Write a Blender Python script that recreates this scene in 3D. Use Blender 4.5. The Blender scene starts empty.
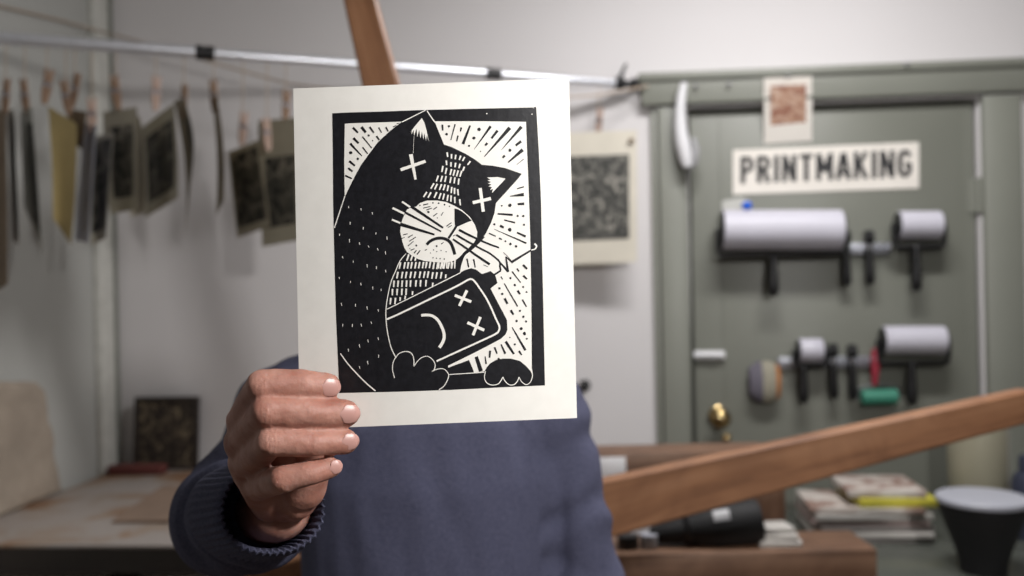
import bpy, bmesh, math, random
from mathutils import Vector, Matrix, noise, geometry
random.seed(7)
SC = bpy.context.scene
COL = SC.collection
PI = math.pi
# ------------------------------------------------------------------ camera
FPX = 900.0
YAW, ROLL = math.radians(5.0), math.radians(1.2)
C0 = Vector((0, 0, 1.45))
FW = Vector((-math.sin(YAW), math.cos(YAW), 0))
R0 = Vector((math.cos(YAW), math.sin(YAW), 0))
U0 = Vector((0, 0, 1))
CR = R0*math.cos(ROLL) - U0*math.sin(ROLL)
CU = R0*math.sin(ROLL) + U0*math.cos(ROLL)
cam = bpy.data.cameras.new('camera')
camo = bpy.data.objects.new('camera', cam); COL.objects.link(camo)
M = Matrix((CR, CU, -FW)).transposed().to_4x4(); M.translation = C0
camo.matrix_world = M
cam.sensor_width = 36.0; cam.lens = FPX/1024*36; cam.clip_start = 0.02
cam.dof.use_dof = True; cam.dof.focus_distance = 0.583; cam.dof.aperture_fstop = 4.9
SC.camera = camo
# ------------------------------------------------------------------ world, lights, exposure
w = bpy.data.worlds.new('world'); SC.world = w; w.use_nodes = True
w.node_tree.nodes['Background'].inputs[0].default_value = (0.6, 0.7, 0.9, 1)
w.node_tree.nodes['Background'].inputs[1].default_value = 0.15
def area(name, loc, target, sx, sy, power, color):
    l = bpy.data.lights.new(name, 'AREA'); l.shape = 'RECTANGLE'; l.size = sx; l.size_y = sy
    l.energy = power; l.color = color
    o = bpy.data.objects.new(name, l); COL.objects.link(o); o.location = loc
    o.rotation_euler = (Vector(target)-Vector(loc)).to_track_quat('-Z', 'Y').to_euler()
    return o
LAMP = (0.55, 1.85, 2.74)
area('ceiling_lamp_light', (LAMP[0], LAMP[1], LAMP[2]-0.03), (LAMP[0], LAMP[1]+0.001, 0), 0.9, 0.2, 32, (1.0, 0.98, 0.975))
KEY, AIM = Vector((0.70, -0.02, 1.98)), Vector((0.0, 0.85, 1.40))
area('spot_lamp_light', KEY, AIM, 0.13, 0.13, 21, (1.0, 0.975, 0.95))
area('window_light', (2.62, -0.9, 1.9), (0, 1.6, 1.5), 0.9, 1.1, 1.5, (0.86, 0.93, 1.0))
SC.view_settings.view_transform = 'Standard'; SC.view_settings.look = 'None'
SC.view_settings.exposure = 0.0; SC.view_settings.gamma = 1.0; SC.view_settings.use_curve_mapping = False
SC.cycles.max_bounces = 8; SC.cycles.diffuse_bounces = 5

# ------------------------------------------------------------------ pixel -> space
def ray(px, py): return FW + CR*((px-512)/FPX) + CU*((288-py)/FPX)
def P(px, py, d): return C0 + ray(px, py)*d
def WY(px, py, Y): r = ray(px, py); return C0 + r*((Y-C0.y)/r.y)
def WX(px, py, X): r = ray(px, py); return C0 + r*((X-C0.x)/r.x)
def WZ(px, py, Z): r = ray(px, py); return C0 + r*((Z-C0.z)/r.z)

# ------------------------------------------------------------------ materials
def newmat(name):
    m = bpy.data.materials.new(name); m.use_nodes = True
    nt = m.node_tree; b = nt.nodes['Principled BSDF']
    return m, nt, b
def tex_coord(nt, scale=(1, 1, 1), rot=(0, 0, 0)):
    tc = nt.nodes.new('ShaderNodeTexCoord'); mp = nt.nodes.new('ShaderNodeMapping')
    mp.inputs['Scale'].default_value = scale; mp.inputs['Rotation'].default_value = rot
    nt.links.new(tc.outputs['Object'], mp.inputs['Vector']); return mp
def noise_ramp(nt, mp, scale, cols, detail=4, dist=0, rough=0.55):
    n = nt.nodes.new('ShaderNodeTexNoise'); n.inputs['Scale'].default_value = scale
    n.inputs['Detail'].default_value = detail; n.inputs['Distortion'].default_value = dist
    n.inputs['Roughness'].default_value = rough
    nt.links.new(mp.outputs[0], n.inputs['Vector'])
    r = nt.nodes.new('ShaderNodeValToRGB'); nt.links.new(n.outputs['Fac'], r.inputs[0])
    el = r.color_ramp.elements
    el[0].position = cols[0][0]; el[0].color = (*cols[0][1], 1)
    el[1].position = cols[-1][0]; el[1].color = (*cols[-1][1], 1)
    for p, c in cols[1:-1]: e = el.new(p); e.color = (*c, 1)
    return n, r
def bump(nt, b, src, strength, dist=0.01):
    bp = nt.nodes.new('ShaderNodeBump'); bp.inputs['Strength'].default_value = strength
    bp.inputs['Distance'].default_value = dist
    nt.links.new(src, bp.inputs['Height']); nt.links.new(bp.outputs[0], b.inputs['Normal'])
def simple(name, col, rough=0.6, metal=0.0, var=0.08, scale=30, bmp=0.05, spec=0.5):
    m, nt, b = newmat(name); mp = tex_coord(nt)
    d = tuple(max(0, c*(1-var)) for c in col); l = tuple(min(1, c*(1+var)) for c in col)
    n, r = noise_ramp(nt, mp, scale, [(0.3, d), (0.7, l)])
    nt.links.new(r.outputs[0], b.inputs['Base Color'])
    b.inputs['Roughness'].default_value = rough; b.inputs['Metallic'].default_value = metal
    b.inputs['Specular IOR Level'].default_value = spec
    if bmp: bump(nt, b, n.outputs['Fac'], bmp, 0.002)
    return m
def wood(name, c1, c2, c3, rough=0.45, axis=0, k=1.0):
    m, nt, b = newmat(name)
    sc = [14*k, 14*k, 14*k]; sc[axis] = 1.2*k
    mp = tex_coord(nt, tuple(sc))
    n, r = noise_ramp(nt, mp, 2.2, [(0.28, c1), (0.5, c2), (0.75, c3)], detail=8, dist=0.7)
    mp2 = tex_coord(nt, (6, 6, 6)); n2, r2 = noise_ramp(nt, mp2, 1.2, [(0.35, (0.55, 0.5, 0.48)), (0.6, (1, 1, 1))], detail=3, dist=1.5)
    mx = nt.nodes.new('ShaderNodeMix'); mx.data_type = 'RGBA'; mx.blend_type = 'MULTIPLY'; mx.inputs[0].default_value = 0.55
    nt.links.new(r.outputs[0], mx.inputs[6]); nt.links.new(r2.outputs[0], mx.inputs[7])
    nt.links.new(mx.outputs[2], b.inputs['Base Color'])
    b.inputs['Roughness'].default_value = rough; bump(nt, b, n.outputs['Fac'], 0.15, 0.003)
    return m
def artmat(name, dark, mid, light, scale=28, dist=1.5, p=(0.42, 0.52, 0.66)):
    m, nt, b = newmat(name); mp = tex_coord(nt)
    n, r = noise_ramp(nt, mp, scale, [(p[0], dark), (p[1], mid), (p[2], light)], detail=5, dist=dist)
    nt.links.new(r.outputs[0], b.inputs['Base Color']); b.inputs['Roughness'].default_value = 0.8
    return m
def fabric(name, c1, c2, scale=260, big=6, b1=0.4):
    m, nt, b = newmat(name); mp = tex_coord(nt, (0.8, 0.8, 1.3))
    n, r = noise_ramp(nt, mp, scale, [(0.35, c1), (0.65, c2)], detail=3)
    nt.links.new(r.outputs[0], b.inputs['Base Color'])
    b.inputs['Roughness'].default_value = 0.95; b.inputs['Specular IOR Level'].default_value = 0.15
    b.inputs['Sheen Weight'].default_value = 0.0
    bump(nt, b, n.outputs['Fac'], b1, 0.002)
    return m
def plaster(name, c):
    m, nt, b = newmat(name); mp = tex_coord(nt)
    n, r = noise_ramp(nt, mp, 1.4, [(0.3, tuple(x*0.95 for x in c)), (0.7, c)], detail=5)
    n2 = nt.nodes.new('ShaderNodeTexNoise'); n2.inputs['Scale'].default_value = 60
    nt.links.new(r.outputs[0], b.inputs['Base Color']); b.inputs['Roughness'].default_value = 0.85
    bump(nt, b, n2.outputs['Fac'], 0.06, 0.003); return m

MT = {}
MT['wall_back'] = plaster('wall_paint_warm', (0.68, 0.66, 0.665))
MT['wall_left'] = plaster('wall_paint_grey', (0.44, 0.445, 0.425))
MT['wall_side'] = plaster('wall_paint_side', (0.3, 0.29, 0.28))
MT['ceiling'] = plaster('ceiling_paint', (0.6, 0.59, 0.58))
MT['floor'] = wood('floor_boards', (0.10, 0.07, 0.05), (0.16, 0.11, 0.08), (0.22, 0.16, 0.11), 0.6, 1, 0.6)
MT['door'] = simple('door_paint', (0.18, 0.186, 0.158), 0.42, 0, 0.06, 2.5, 0.02)
MT['door_trim'] = simple('door_trim_paint', (0.21, 0.217, 0.186), 0.45, 0, 0.05, 3, 0.02)
MT['trimwhite'] = simple('trim_paint', (0.58, 0.58, 0.54), 0.6)
MT['gap'] = simple('gap_dark', (0.05, 0.055, 0.045), 0.9)
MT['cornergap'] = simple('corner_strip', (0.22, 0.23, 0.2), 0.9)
MT['wood'] = wood('oak_spoke', (0.12, 0.048, 0.022), (0.29, 0.135, 0.064), (0.39, 0.2, 0.105), 0.5)
MT['wood2'] = wood('frame_timber', (0.07, 0.038, 0.024), (0.16, 0.085, 0.05), (0.23, 0.135, 0.085), 0.5)
MT['woodz'] = wood('post_timber', (0.07, 0.038, 0.024), (0.16, 0.085, 0.05), (0.23, 0.135, 0.085), 0.5, 2)
MT['pin'] = wood('pin_wood', (0.2, 0.125, 0.08), (0.27, 0.17, 0.11), (0.34, 0.22, 0.15), 0.7, 2, 6)
MT['pin2'] = wood('pin_wood_pale', (0.38, 0.27, 0.22), (0.46, 0.33, 0.27), (0.52, 0.4, 0.34), 0.7, 2, 6)
MT['steel'] = simple('brushed_steel', (0.8, 0.82, 0.88), 0.33, 0.75, 0.05, 40, 0)
MT['steeldark'] = simple('dark_steel', (0.2, 0.2, 0.21), 0.4, 0.9, 0.05, 40, 0)
MT['railsteel'] = simple('rail_steel', (0.42, 0.43, 0.48), 0.4, 0.8, 0.05, 40, 0)
MT['brass'] = simple('brass', (0.5, 0.37, 0.18), 0.22, 1.0, 0.08, 30, 0)
MT['black'] = simple('black_plastic', (0.006, 0.006, 0.007), 0.4, 0, 0.1, 40, 0.02)
MT['blackmatte'] = simple('black_matte', (0.007, 0.007, 0.008), 0.7, 0, 0.1, 40, 0.02)
MT['rubberwhite'] = simple('pale_rubber', (0.54, 0.53, 0.6), 0.45, 0, 0.03, 10, 0)
MT['whiteplastic'] = simple('white_plastic', (0.72, 0.72, 0.74), 0.3, 0, 0.03, 10, 0)
MT['greyplastic'] = simple('grey_plastic', (0.33, 0.33, 0.34), 0.4)
MT['card'] = simple('sign_card', (0.78, 0.74, 0.68), 0.7, 0, 0.04, 9)
MT['ink'] = simple('sign_ink', (0.02, 0.02, 0.022), 0.6, 0, 0.2, 40)
MT['cream'] = simple('cream_paper', (0.66, 0.62, 0.53), 0.8, 0, 0.05, 12)
MT['sage'] = simple('sage_mat', (0.40, 0.37, 0.29), 0.85, 0, 0.08, 12)
MT['olive'] = simple('olive_paper', (0.28, 0.24, 0.17), 0.85, 0, 0.12, 12)
MT['yellow'] = simple('yellow_paper', (0.52, 0.41, 0.19), 0.8, 0, 0.08, 12)
MT['bluewhite'] = simple('blue_white_paper', (0.52, 0.54, 0.66), 0.8, 0, 0.05, 12)
MT['greywhite'] = simple('grey_white_paper', (0.52, 0.52, 0.49), 0.8, 0, 0.05, 12)
MT['brownpaper'] = simple('brown_paper', (0.22, 0.16, 0.11), 0.85, 0, 0.15, 20)
MT['kraft'] = simple('kraft_paper', (0.27, 0.19, 0.14), 0.85, 0, 0.12, 14)
MT['slab'] = simple('tan_slab', (0.34, 0.285, 0.23), 0.95, 0, 0.14, 9, 0.6)
MT['artdark'] = artmat('dark_print', (0.02, 0.02, 0.018), (0.085, 0.08, 0.065), (0.3, 0.27, 0.22), 17, 1.0)
MT['artgrey'] = artmat('grey_print', (0.035, 0.035, 0.033), (0.1, 0.1, 0.09), (0.36, 0.34, 0.3), 22, 2.2)
MT['artred'] = artmat('red_print', (0.3, 0.13, 0.09), (0.48, 0.29, 0.2), (0.62, 0.47, 0.38), 26, 1.5)
MT['artframe'] = artmat('framed_dark_print', (0.02, 0.014, 0.01), (0.055, 0.04, 0.028), (0.2, 0.16, 0.1), 22, 2.0)
MT['frameblack'] = simple('dark_frame', (0.03, 0.022, 0.018), 0.5)
MT['redbrown'] = simple('red_brown_block', (0.13, 0.035, 0.03), 0.7)
MT['blue'] = simple('blue_plastic', (0.0, 0.1, 0.6), 0.35, 0, 0.02, 10, 0)
MT['green'] = simple('green_rubber', (0.04, 0.22, 0.15), 0.5, 0, 0.06, 40)
MT['red'] = simple('red_handle', (0.3, 0.03, 0.05), 0.4)
MT['orange'] = simple('orange_wood', (0.42, 0.17, 0.05), 0.6)
MT['purplegrey'] = simple('purple_grey_bristle', (0.13, 0.12, 0.15), 0.9, 0, 0.2, 120)
MT['bristle'] = simple('pale_bristle', (0.3, 0.28, 0.22), 0.9, 0, 0.2, 120)
MT['string'] = simple('beige_string', (0.42, 0.34, 0.27), 0.9)
MT['lid'] = simple('pale_lid', (0.36, 0.37, 0.42), 0.45, 0, 0.02, 10, 0)
MT['creammetal'] = simple('cream_enamel', (0.33, 0.31, 0.23), 0.3, 0.1, 0.04, 10, 0)
MT['counter'] = simple('grey_green_worktop', (0.08, 0.086, 0.075), 0.25, 0, 0.1, 8, 0.02)
MT['mag1'] = artmat('magazine_cover_pale', (0.25, 0.16, 0.13), (0.46, 0.4, 0.36), (0.6, 0.57, 0.53), 9, 1)
MT['mag2'] = simple('magazine_white', (0.5, 0.48, 0.45), 0.5)
MT['mag3'] = simple('magazine_yellow', (0.55, 0.5, 0.06), 0.5)
MT['mag4'] = simple('magazine_grey', (0.22, 0.2, 0.19), 0.5)
MT['mag5'] = simple('magazine_pink', (0.42, 0.32, 0.3), 0.5)
MT['lampwhite'] = simple('lamp_housing', (0.75, 0.75, 0.74), 0.5)
m, nt, b = newmat('lamp_diffuser'); b.inputs['Base Color'].default_value = (0.9, 0.9, 0.9, 1)
b.inputs['Emission Color'].default_value = (1, 0.97, 0.95, 1); b.inputs['Emission Strength'].default_value = 2.0
MT['diffuser'] = m
m, nt, b = newmat('window_glass'); b.inputs['Transmission Weight'].default_value = 1.0; b.inputs['Roughness'].default_value = 0.02
MT['glass'] = m
# main print paper: off white and slightly fibrous
m, nt, b = newmat('art_paper'); mp = tex_coord(nt)
n, r = noise_ramp(nt, mp, 90, [(0.3, (0.81, 0.79, 0.745)), (0.7, (0.85, 0.83, 0.785))], detail=6)
nt.links.new(r.outputs[0], b.inputs['Base Color']); b.inputs['Roughness'].default_value = 0.62
bump(nt, b, n.outputs['Fac'], 0.04, 0.001); MT['artpaper'] = m
MT['artwhite'] = simple('bare_paper_in_print', (0.83, 0.81, 0.76), 0.65, 0, 0.02, 60, 0)
m, nt, b = newmat('art_ink'); mp = tex_coord(nt)
n, r = noise_ramp(nt, mp, 260, [(0.3, (0.006, 0.006, 0.008)), (0.8, (0.014, 0.014, 0.018))], detail=4)
nt.links.new(r.outputs[0], b.inputs['Base Color']); b.inputs['Roughness'].default_value = 0.42
b.inputs['Specular IOR Level'].default_value = 0.45
bump(nt, b, n.outputs['Fac'], 0.25, 0.0006); MT['artink'] = m
# worktop with ochre stains
m, nt, b = newmat('stained_bench_top'); mp = tex_coord(nt, (1, 1, 1))
n, r = noise_ramp(nt, mp, 5.5, [(0.45, (0.38, 0.34, 0.315)), (0.56, (0.34, 0.26, 0.2)), (0.64, (0.27, 0.15, 0.085))], detail=7, dist=0.6)
nt.links.new(r.outputs[0], b.inputs['Base Color']); b.inputs['Roughness'].default_value = 0.6; MT['bench'] = m
# skin
m, nt, b = newmat('skin'); mp = tex_coord(nt)
n, r = noise_ramp(nt, mp, 48, [(0.3, (0.31, 0.125, 0.092)), (0.5, (0.385, 0.18, 0.135)), (0.7, (0.46, 0.24, 0.188))], detail=5)
nt.links.new(r.outputs[0], b.inputs['Base Color']); b.inputs['Roughness'].default_value = 0.58
b.inputs['Subsurface Weight'].default_value = 0.22; b.inputs['Subsurface Radius'].default_value = (0.9, 0.35, 0.2)
b.inputs['Subsurface Scale'].default_value = 0.006
n2 = nt.nodes.new('ShaderNodeTexNoise'); n2.inputs['Scale'].default_value = 420; n2.inputs['Detail'].default_value = 3
nt.links.new(mp.outputs[0], n2.inputs['Vector']); bump(nt, b, n2.outputs['Fac'], 0.35, 0.001); MT['skin'] = m
MT['nail'] = simple('nail', (0.49, 0.27, 0.235), 0.38, 0, 0.04, 40, 0)
MT['sweater'] = fabric('sweater_knit', (0.064, 0.067, 0.112), (0.095, 0.098, 0.152), 420, 6, 0.5)
MT['sleeve'] = MT['sweater']
MT['trouser'] = fabric('trouser_cloth', (0.02, 0.022, 0.03), (0.035, 0.037, 0.05), 400)
MT['hair'] = simple('hair', (0.05, 0.03, 0.018), 0.6, 0, 0.3, 90, 0.5)
MT['eyewhite'] = simple('eye_white', (0.7, 0.68, 0.65), 0.2); MT['iris'] = simple('iris', (0.06, 0.035, 0.02), 0.2)
MT['lip'] = simple('lip', (0.42, 0.15, 0.12), 0.4)
MT['leather'] = simple('shoe_leather', (0.03, 0.02, 0.015), 0.4)

# ------------------------------------------------------------------ object helpers
def mesh_from(bm, name):
    me = bpy.data.meshes.new(name); bm.normal_update(); bm.to_mesh(me); bm.free(); return me
def wloc(o):
    v = o.location.copy(); p = o.parent
    while p: v += p.location; p = p.parent
    return v
def put(name, bm, mats, parent=None, Mx=None, smooth=True, auto=40):
    """bm in world space (or in the local space of Mx): ONE mesh object"""
    me = mesh_from(bm, name) if isinstance(bm, bmesh.types.BMesh) else bm
    if not isinstance(mats, (list, tuple)): mats = [mats]
    for m_ in mats: me.materials.append(m_)
    o = bpy.data.objects.new(name, me); COL.objects.link(o)
    base = wloc(parent) if parent else Vector((0, 0, 0))
    if Mx is None:
        if parent: org = base
        else:
            xs = [v.co.x for v in me.vertices]; ys = [v.co.y for v in me.vertices]; zs = [v.co.z for v in me.vertices]
            org = Vector(((min(xs)+max(xs))/2, (min(ys)+max(ys))/2, min(zs)))
        me.transform(Matrix.Translation(-org)); o.location = org-base
    else:
        o.location = Mx.translation-base; o.rotation_euler = Mx.to_euler()
    if parent: o.parent = parent
    if smooth:
        for p in me.polygons: p.use_smooth = True
        try: me.set_sharp_from_angle(angle=math.radians(auto))
        except Exception: pass
    return o
def thing(name, label, cat, loc, group=None):
    o = bpy.data.objects.new(name, None); COL.objects.link(o); o.location = loc; o.empty_display_size = 0.05
    o['label'] = label; o['category'] = cat
    if group: o['group'] = group
    return o
def tag(o, label, cat, group=None):
    o['label'] = label; o['category'] = cat
    if group: o['group'] = group
    return o
def struct(name, bm, m_, parent=None, **k):
    o = put(name, bm, m_, parent, **k)
    if not parent: o['kind'] = 'structure'
    return o
NB = bmesh.new
def box(bm, c, s, Mx=None, bev=0.0):
    t = bmesh.new(); bmesh.ops.create_cube(t, size=1.0)
    for v in t.verts: v.co = Vector((v.co.x*s[0], v.co.y*s[1], v.co.z*s[2]))
    if bev: bmesh.ops.bevel(t, geom=t.edges[:], offset=bev, segments=2, affect='EDGES', profile=0.5)
    for v in t.verts:
        v.co += Vector(c)
        if Mx: v.co = Mx @ v.co
    append(bm, t)
def append(bm, t, free=True):
    mp = {}
    for v in t.verts: mp[v] = bm.verts.new(v.co)
    for f in t.faces:
        nf = bm.faces.new([mp[v] for v in f.verts]); nf.material_index = f.material_index
    if free: t.free()
def frame(d, up=None):
    d = d.normalized(); u = Vector(up) if up else (Vector((0, 0, 1)) if abs(d.z) < 0.95 else Vector((1, 0, 0)))
    a = d.cross(u).normalized(); b_ = a.cross(d).normalized(); return a, b_
def tube(bm, pts, rad, n=12, closed=False, caps=True, flat=1.0, up=None):
    pts = [Vector(p) for p in pts]; rings = []
    for i, p in enumerate(pts):
        d = (pts[min(i+1, len(pts)-1)]-pts[max(i-1, 0)])
        a, b_ = frame(d, up); r = rad[i] if isinstance(rad, (list, tuple)) else rad
        rings.append([bm.verts.new(p + a*math.cos(2*PI*k/n)*r + b_*math.sin(2*PI*k/n)*r*flat) for k in range(n)])
    for i in range(len(rings)-1):
        for k in range(n):
            bm.faces.new((rings[i][k], rings[i][(k+1) % n], rings[i+1][(k+1) % n], rings[i+1][k]))
    if caps:
        bm.faces.new(rings[0][::-1]); bm.faces.new(rings[-1])
def lathe(bm, o, axis, prof, n=32, up=None):
    """prof: list of (distance along axis, radius)"""
    o = Vector(o); ax = Vector(axis).normalized(); a, b_ = frame(ax, up); rings = []
    for t, r in prof:
        rings.append([bm.verts.new(o+ax*t+(a*math.cos(2*PI*k/n)+b_*math.sin(2*PI*k/n))*max(r, 1e-5)) for k in range(n)])
    for i in range(len(rings)-1):
        for k in range(n): bm.faces.new((rings[i][k], rings[i][(k+1) % n], rings[i+1][(k+1) % n], rings[i+1][k]))
    bm.faces.new(rings[0][::-1]); bm.faces.new(rings[-1])
def ball(bm, c, r, seg=20, Mx=None):
    t = bmesh.new(); bmesh.ops.create_uvsphere(t, u_segments=seg, v_segments=max(8, seg*2//3), radius=1.0)
    rr = r if isinstance(r, (tuple, list)) else (r, r, r)
    for v in t.verts:
        v.co = Vector((v.co.x*rr[0], v.co.y*rr[1], v.co.z*rr[2]))
        if Mx: v.co = Mx @ v.co
        v.co += Vector(c)
    append(bm, t)
def caps(bm, p0, r0, p1, r1, n=16):
    """rounded cone"""
    p0 = Vector(p0); p1 = Vector(p1); d = p1-p0; L = d.length; ax = d/L
    pr = [(-r0*math.cos(a), r0*math.sin(a)) for a in [0.05, .35, .7, 1.1, PI/2]]
    pr += [(L + r1*math.sin(a), r1*math.cos(a)) for a in [0, .45, .85, 1.2, 1.52]]
    lathe(bm, p0, ax, pr, n)
def chain(bm, pts, n=16):
    for (p0, r0), (p1, r1) in zip(pts[:-1], pts[1:]): caps(bm, p0, r0, p1, r1, n)
def remesh(bm, voxel, smooth=4, fac=0.5):
    me = mesh_from(bm, 'tmp'); o = bpy.data.objects.new('tmp', me); COL.objects.link(o)
    md = o.modifiers.new('r', 'REMESH'); md.mode = 'VOXEL'; md.voxel_size = voxel
    if smooth: s = o.modifiers.new('s', 'SMOOTH'); s.iterations = smooth; s.factor = fac
    dg = bpy.context.evaluated_depsgraph_get(); dg.update()
    res = bpy.data.meshes.new_from_object(o.evaluated_get(dg))
    out = bmesh.new(); out.from_mesh(res); bpy.data.objects.remove(o); return out
def prism(bm, poly, n_off):
    """poly: world points of one planar outline; n_off: thickness vector"""
    tri = geometry.tessellate_polygon([poly]); a = [bm.verts.new(p) for p in poly]; b_ = [bm.verts.new(Vector(p)+n_off) for p in poly]
    for t in tri:
        bm.faces.new([a[i] for i in t]); bm.faces.new([b_[i] for i in reversed(t)])
    k = len(poly)
    for i in range(k): bm.faces.new((a[i], a[(i+1) % k], b_[(i+1) % k], b_[i]))
    bmesh.ops.recalc_face_normals(bm, faces=bm.faces[:])

# ================================================================== ROOM
YB = 2.85                                   # back wall plane
XL = WY(113, 300, YB).x                     # left wall plane
XR, YF, ZC = 2.75, -1.9, 2.95
T = 0.12
# door measures on the wall plane
dl = WY(691, 300, YB); dr = WY(981, 300, YB); dt = WY(835, 103, YB)
DX0, DX1, DZ = dl.x, dr.x, dt.z
bm = NB(); box(bm, ((XL+XR)/2, (YF+YB)/2, -0.05), (XR-XL+2*T, YB-YF+2*T, 0.1)); struct('floor', bm, MT['floor'], smooth=False)
bm = NB(); box(bm, ((XL+XR)/2, (YF+YB)/2, ZC+0.05), (XR-XL+2*T, YB-YF+2*T, 0.1)); struct('ceiling', bm, MT['ceiling'], smooth=False)
bm = NB()                                   # back wall with the door opening
box(bm, ((XL-T+DX0)/2, YB+T/2, ZC/2), (DX0-XL+T, T, ZC))
box(bm, ((DX1+XR+T)/2, YB+T/2, ZC/2), (XR+T-DX1, T, ZC))
box(bm, ((DX0+DX1)/2, YB+T/2, (DZ+ZC)/2), (DX1-DX0, T, ZC-DZ))
struct('wall_back', bm, MT['wall_back'], smooth=False)
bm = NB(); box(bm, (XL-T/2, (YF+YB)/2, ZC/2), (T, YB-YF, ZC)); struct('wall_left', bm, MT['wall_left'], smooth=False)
bm = NB(); box(bm, ((XL+XR)/2, YF-T/2, ZC/2), (XR-XL+2*T, T, ZC)); struct('wall_front', bm, MT['wall_side'], smooth=False)
bm = NB()                                   # right wall with a window opening
wy0, wy1, wz0, wz1 = -1.4, -0.3, 1.2, 2.5
box(bm, (XR+T/2, (YF+wy0)/2, ZC/2), (T, wy0-YF, ZC)); box(bm, (XR+T/2, (wy1+YB)/2, ZC/2), (T, YB-wy1, ZC))
box(bm, (XR+T/2, (wy0+wy1)/2, wz0/2), (T, wy1-wy0, wz0)); box(bm, (XR+T/2, (wy0+wy1)/2, (wz1+ZC)/2), (T, wy1-wy0, ZC-wz1))
struct('wall_right', bm, MT['wall_side'], smooth=False)
bm = NB()
for a, c, s in (((wy0+wy1)/2, wz0+.03, 0), ((wy0+wy1)/2, wz1-.03, 0)): box(bm, (XR+.05, a, c), (.07, wy1-wy0, .06))
for a in (wy0+.03, (wy0+wy1)/2, wy1-.03): box(bm, (XR+.05, a, (wz0+wz1)/2), (.06, .05, wz1-wz0-.12))
wo = struct('window_1', bm, MT['trimwhite'], smooth=False)
bm = NB(); box(bm, (XR+.06, (wy0+wy1)/2, (wz0+wz1)/2), (.006, wy1-wy0-.06, wz1-wz0-.08)); put('pane', bm, MT['glass'], wo, smooth=False)
# corner trim strip on the left wall, running into the corner
tw = WX(93, 300, XL).y
bm = NB(); box(bm, (XL+0.012, (tw+YB-0.035)/2, ZC/2), (0.024, YB-0.035-tw, ZC), bev=0.003); struct('trim_1', bm, MT['trimwhite'])
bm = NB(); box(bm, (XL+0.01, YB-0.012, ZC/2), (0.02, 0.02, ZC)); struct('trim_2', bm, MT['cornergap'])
# door casing, leaf and fittings
cas = WY(661, 300, YB).x; casr = WY(1021, 300, YB).x
ctop = WY(835, 69, YB).z
bm = NB()
box(bm, ((cas+DX0)/2-0.003, YB-0.016, DZ/2), (DX0-cas-0.006, 0.032, DZ), bev=0.004)
box(bm, (cas-0.012, YB-0.008, DZ/2), (0.02, 0.016, DZ), bev=0.003)
box(bm, ((casr+DX1)/2+0.003, YB-0.016, DZ/2), (casr-DX1-0.006, 0.032, DZ), bev=0.004)
box(bm, ((cas+casr)/2-0.01, YB-0.021, (DZ+ctop)/2+0.004), (casr-cas+0.08, 0.042, ctop-DZ-0.008), bev=0.005)
box(bm, ((cas+casr)/2-0.01, YB-0.027, ctop-0.012), (casr-cas+0.1, 0.054, 0.026), bev=0.005)
casing = struct('trim_3', bm, MT['door_trim'])
bm = NB(); box(bm, ((DX0+DX1)/2, YB+0.028, DZ/2), (DX1-DX0-0.018, 0.04, DZ-0.02), bev=0.002)
leaf = struct('door_1', bm, MT['door'])
YD = YB+0.008                                # face of the leaf
px0 = WY(722, 300, YD).x; px1 = WY(962, 300, YD).x; pz = WY(840, 113, YD).z
bm = NB(); box(bm, ((px0+px1)/2, YD-0.0015, (pz+0.12)/2), (px1-px0, 0.004, pz-0.12), bev=0.001); put('door_panel', bm, MT['door'], leaf)
bm = NB(); box(bm, ((DX0+DX1)/2, YB+0.09, DZ/2), (DX1-DX0+0.02, 0.03, DZ+0.02)); struct('trim_4', bm, MT['gap'], smooth=False)
for y0, y1 in ((178, 212),):
    a = WY(981, y0, YB-0.02); c = WY(981, y1, YB-0.02)
    bm = NB(); lathe(bm, (DX1, YB-0.006, c.z), (0, 0, 1), [(0, .006), (.001, .008), (a.z-c.z, .008), (a.z-c.z+.004, .004)], 14)
    box(bm, (DX1-0.016, YB+0.006, (a.z+c.z)/2), (0.028, 0.005, a.z-c.z)); put('hinge', bm, MT['door_trim'], leaf)
k = WY(718, 416, YD)                         # brass knob
kb = NB(); lathe(kb, (k.x, YD, k.z), (0, -1, 0), [(0, .03), (.004, .032), (.008, .026), (.01, .013), (.034, .011), (.04, .02), (.05, .029), (.062, .031), (.072, .025), (.077, .012), (.078, .001)], 32)
put('door_knob', kb, MT['brass'], leaf)
k = WY(722, 426, YD)
kb = NB(); lathe(kb, (k.x+.012, YD, k.z-.035), (0, -1, 0), [(0, .014), (.004, .015), (.012, .012), (.016, .003)], 20); put('keyhole_cover', kb, MT['brass'], leaf)
a = WY(694, 355, YD-.012); c = WY(725, 355, YD-.012)
bm = NB(); box(bm, ((a.x+c.x)/2, YD-.012, (a.z+c.z)/2), (c.x-a.x, 0.012, 0.026), bev=0.004)
box(bm, ((a.x+c.x)/2+.01, YD-.022, (a.z+c.z)/2), (0.02, 0.012, 0.012), bev=0.004)
tube(bm, [(a.x-.02, YD-.02, a.z), (c.x-.01, YD-.02, c.z)], .005, 10)
put('door_bolt', bm, MT['whiteplastic'], leaf)

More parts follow.
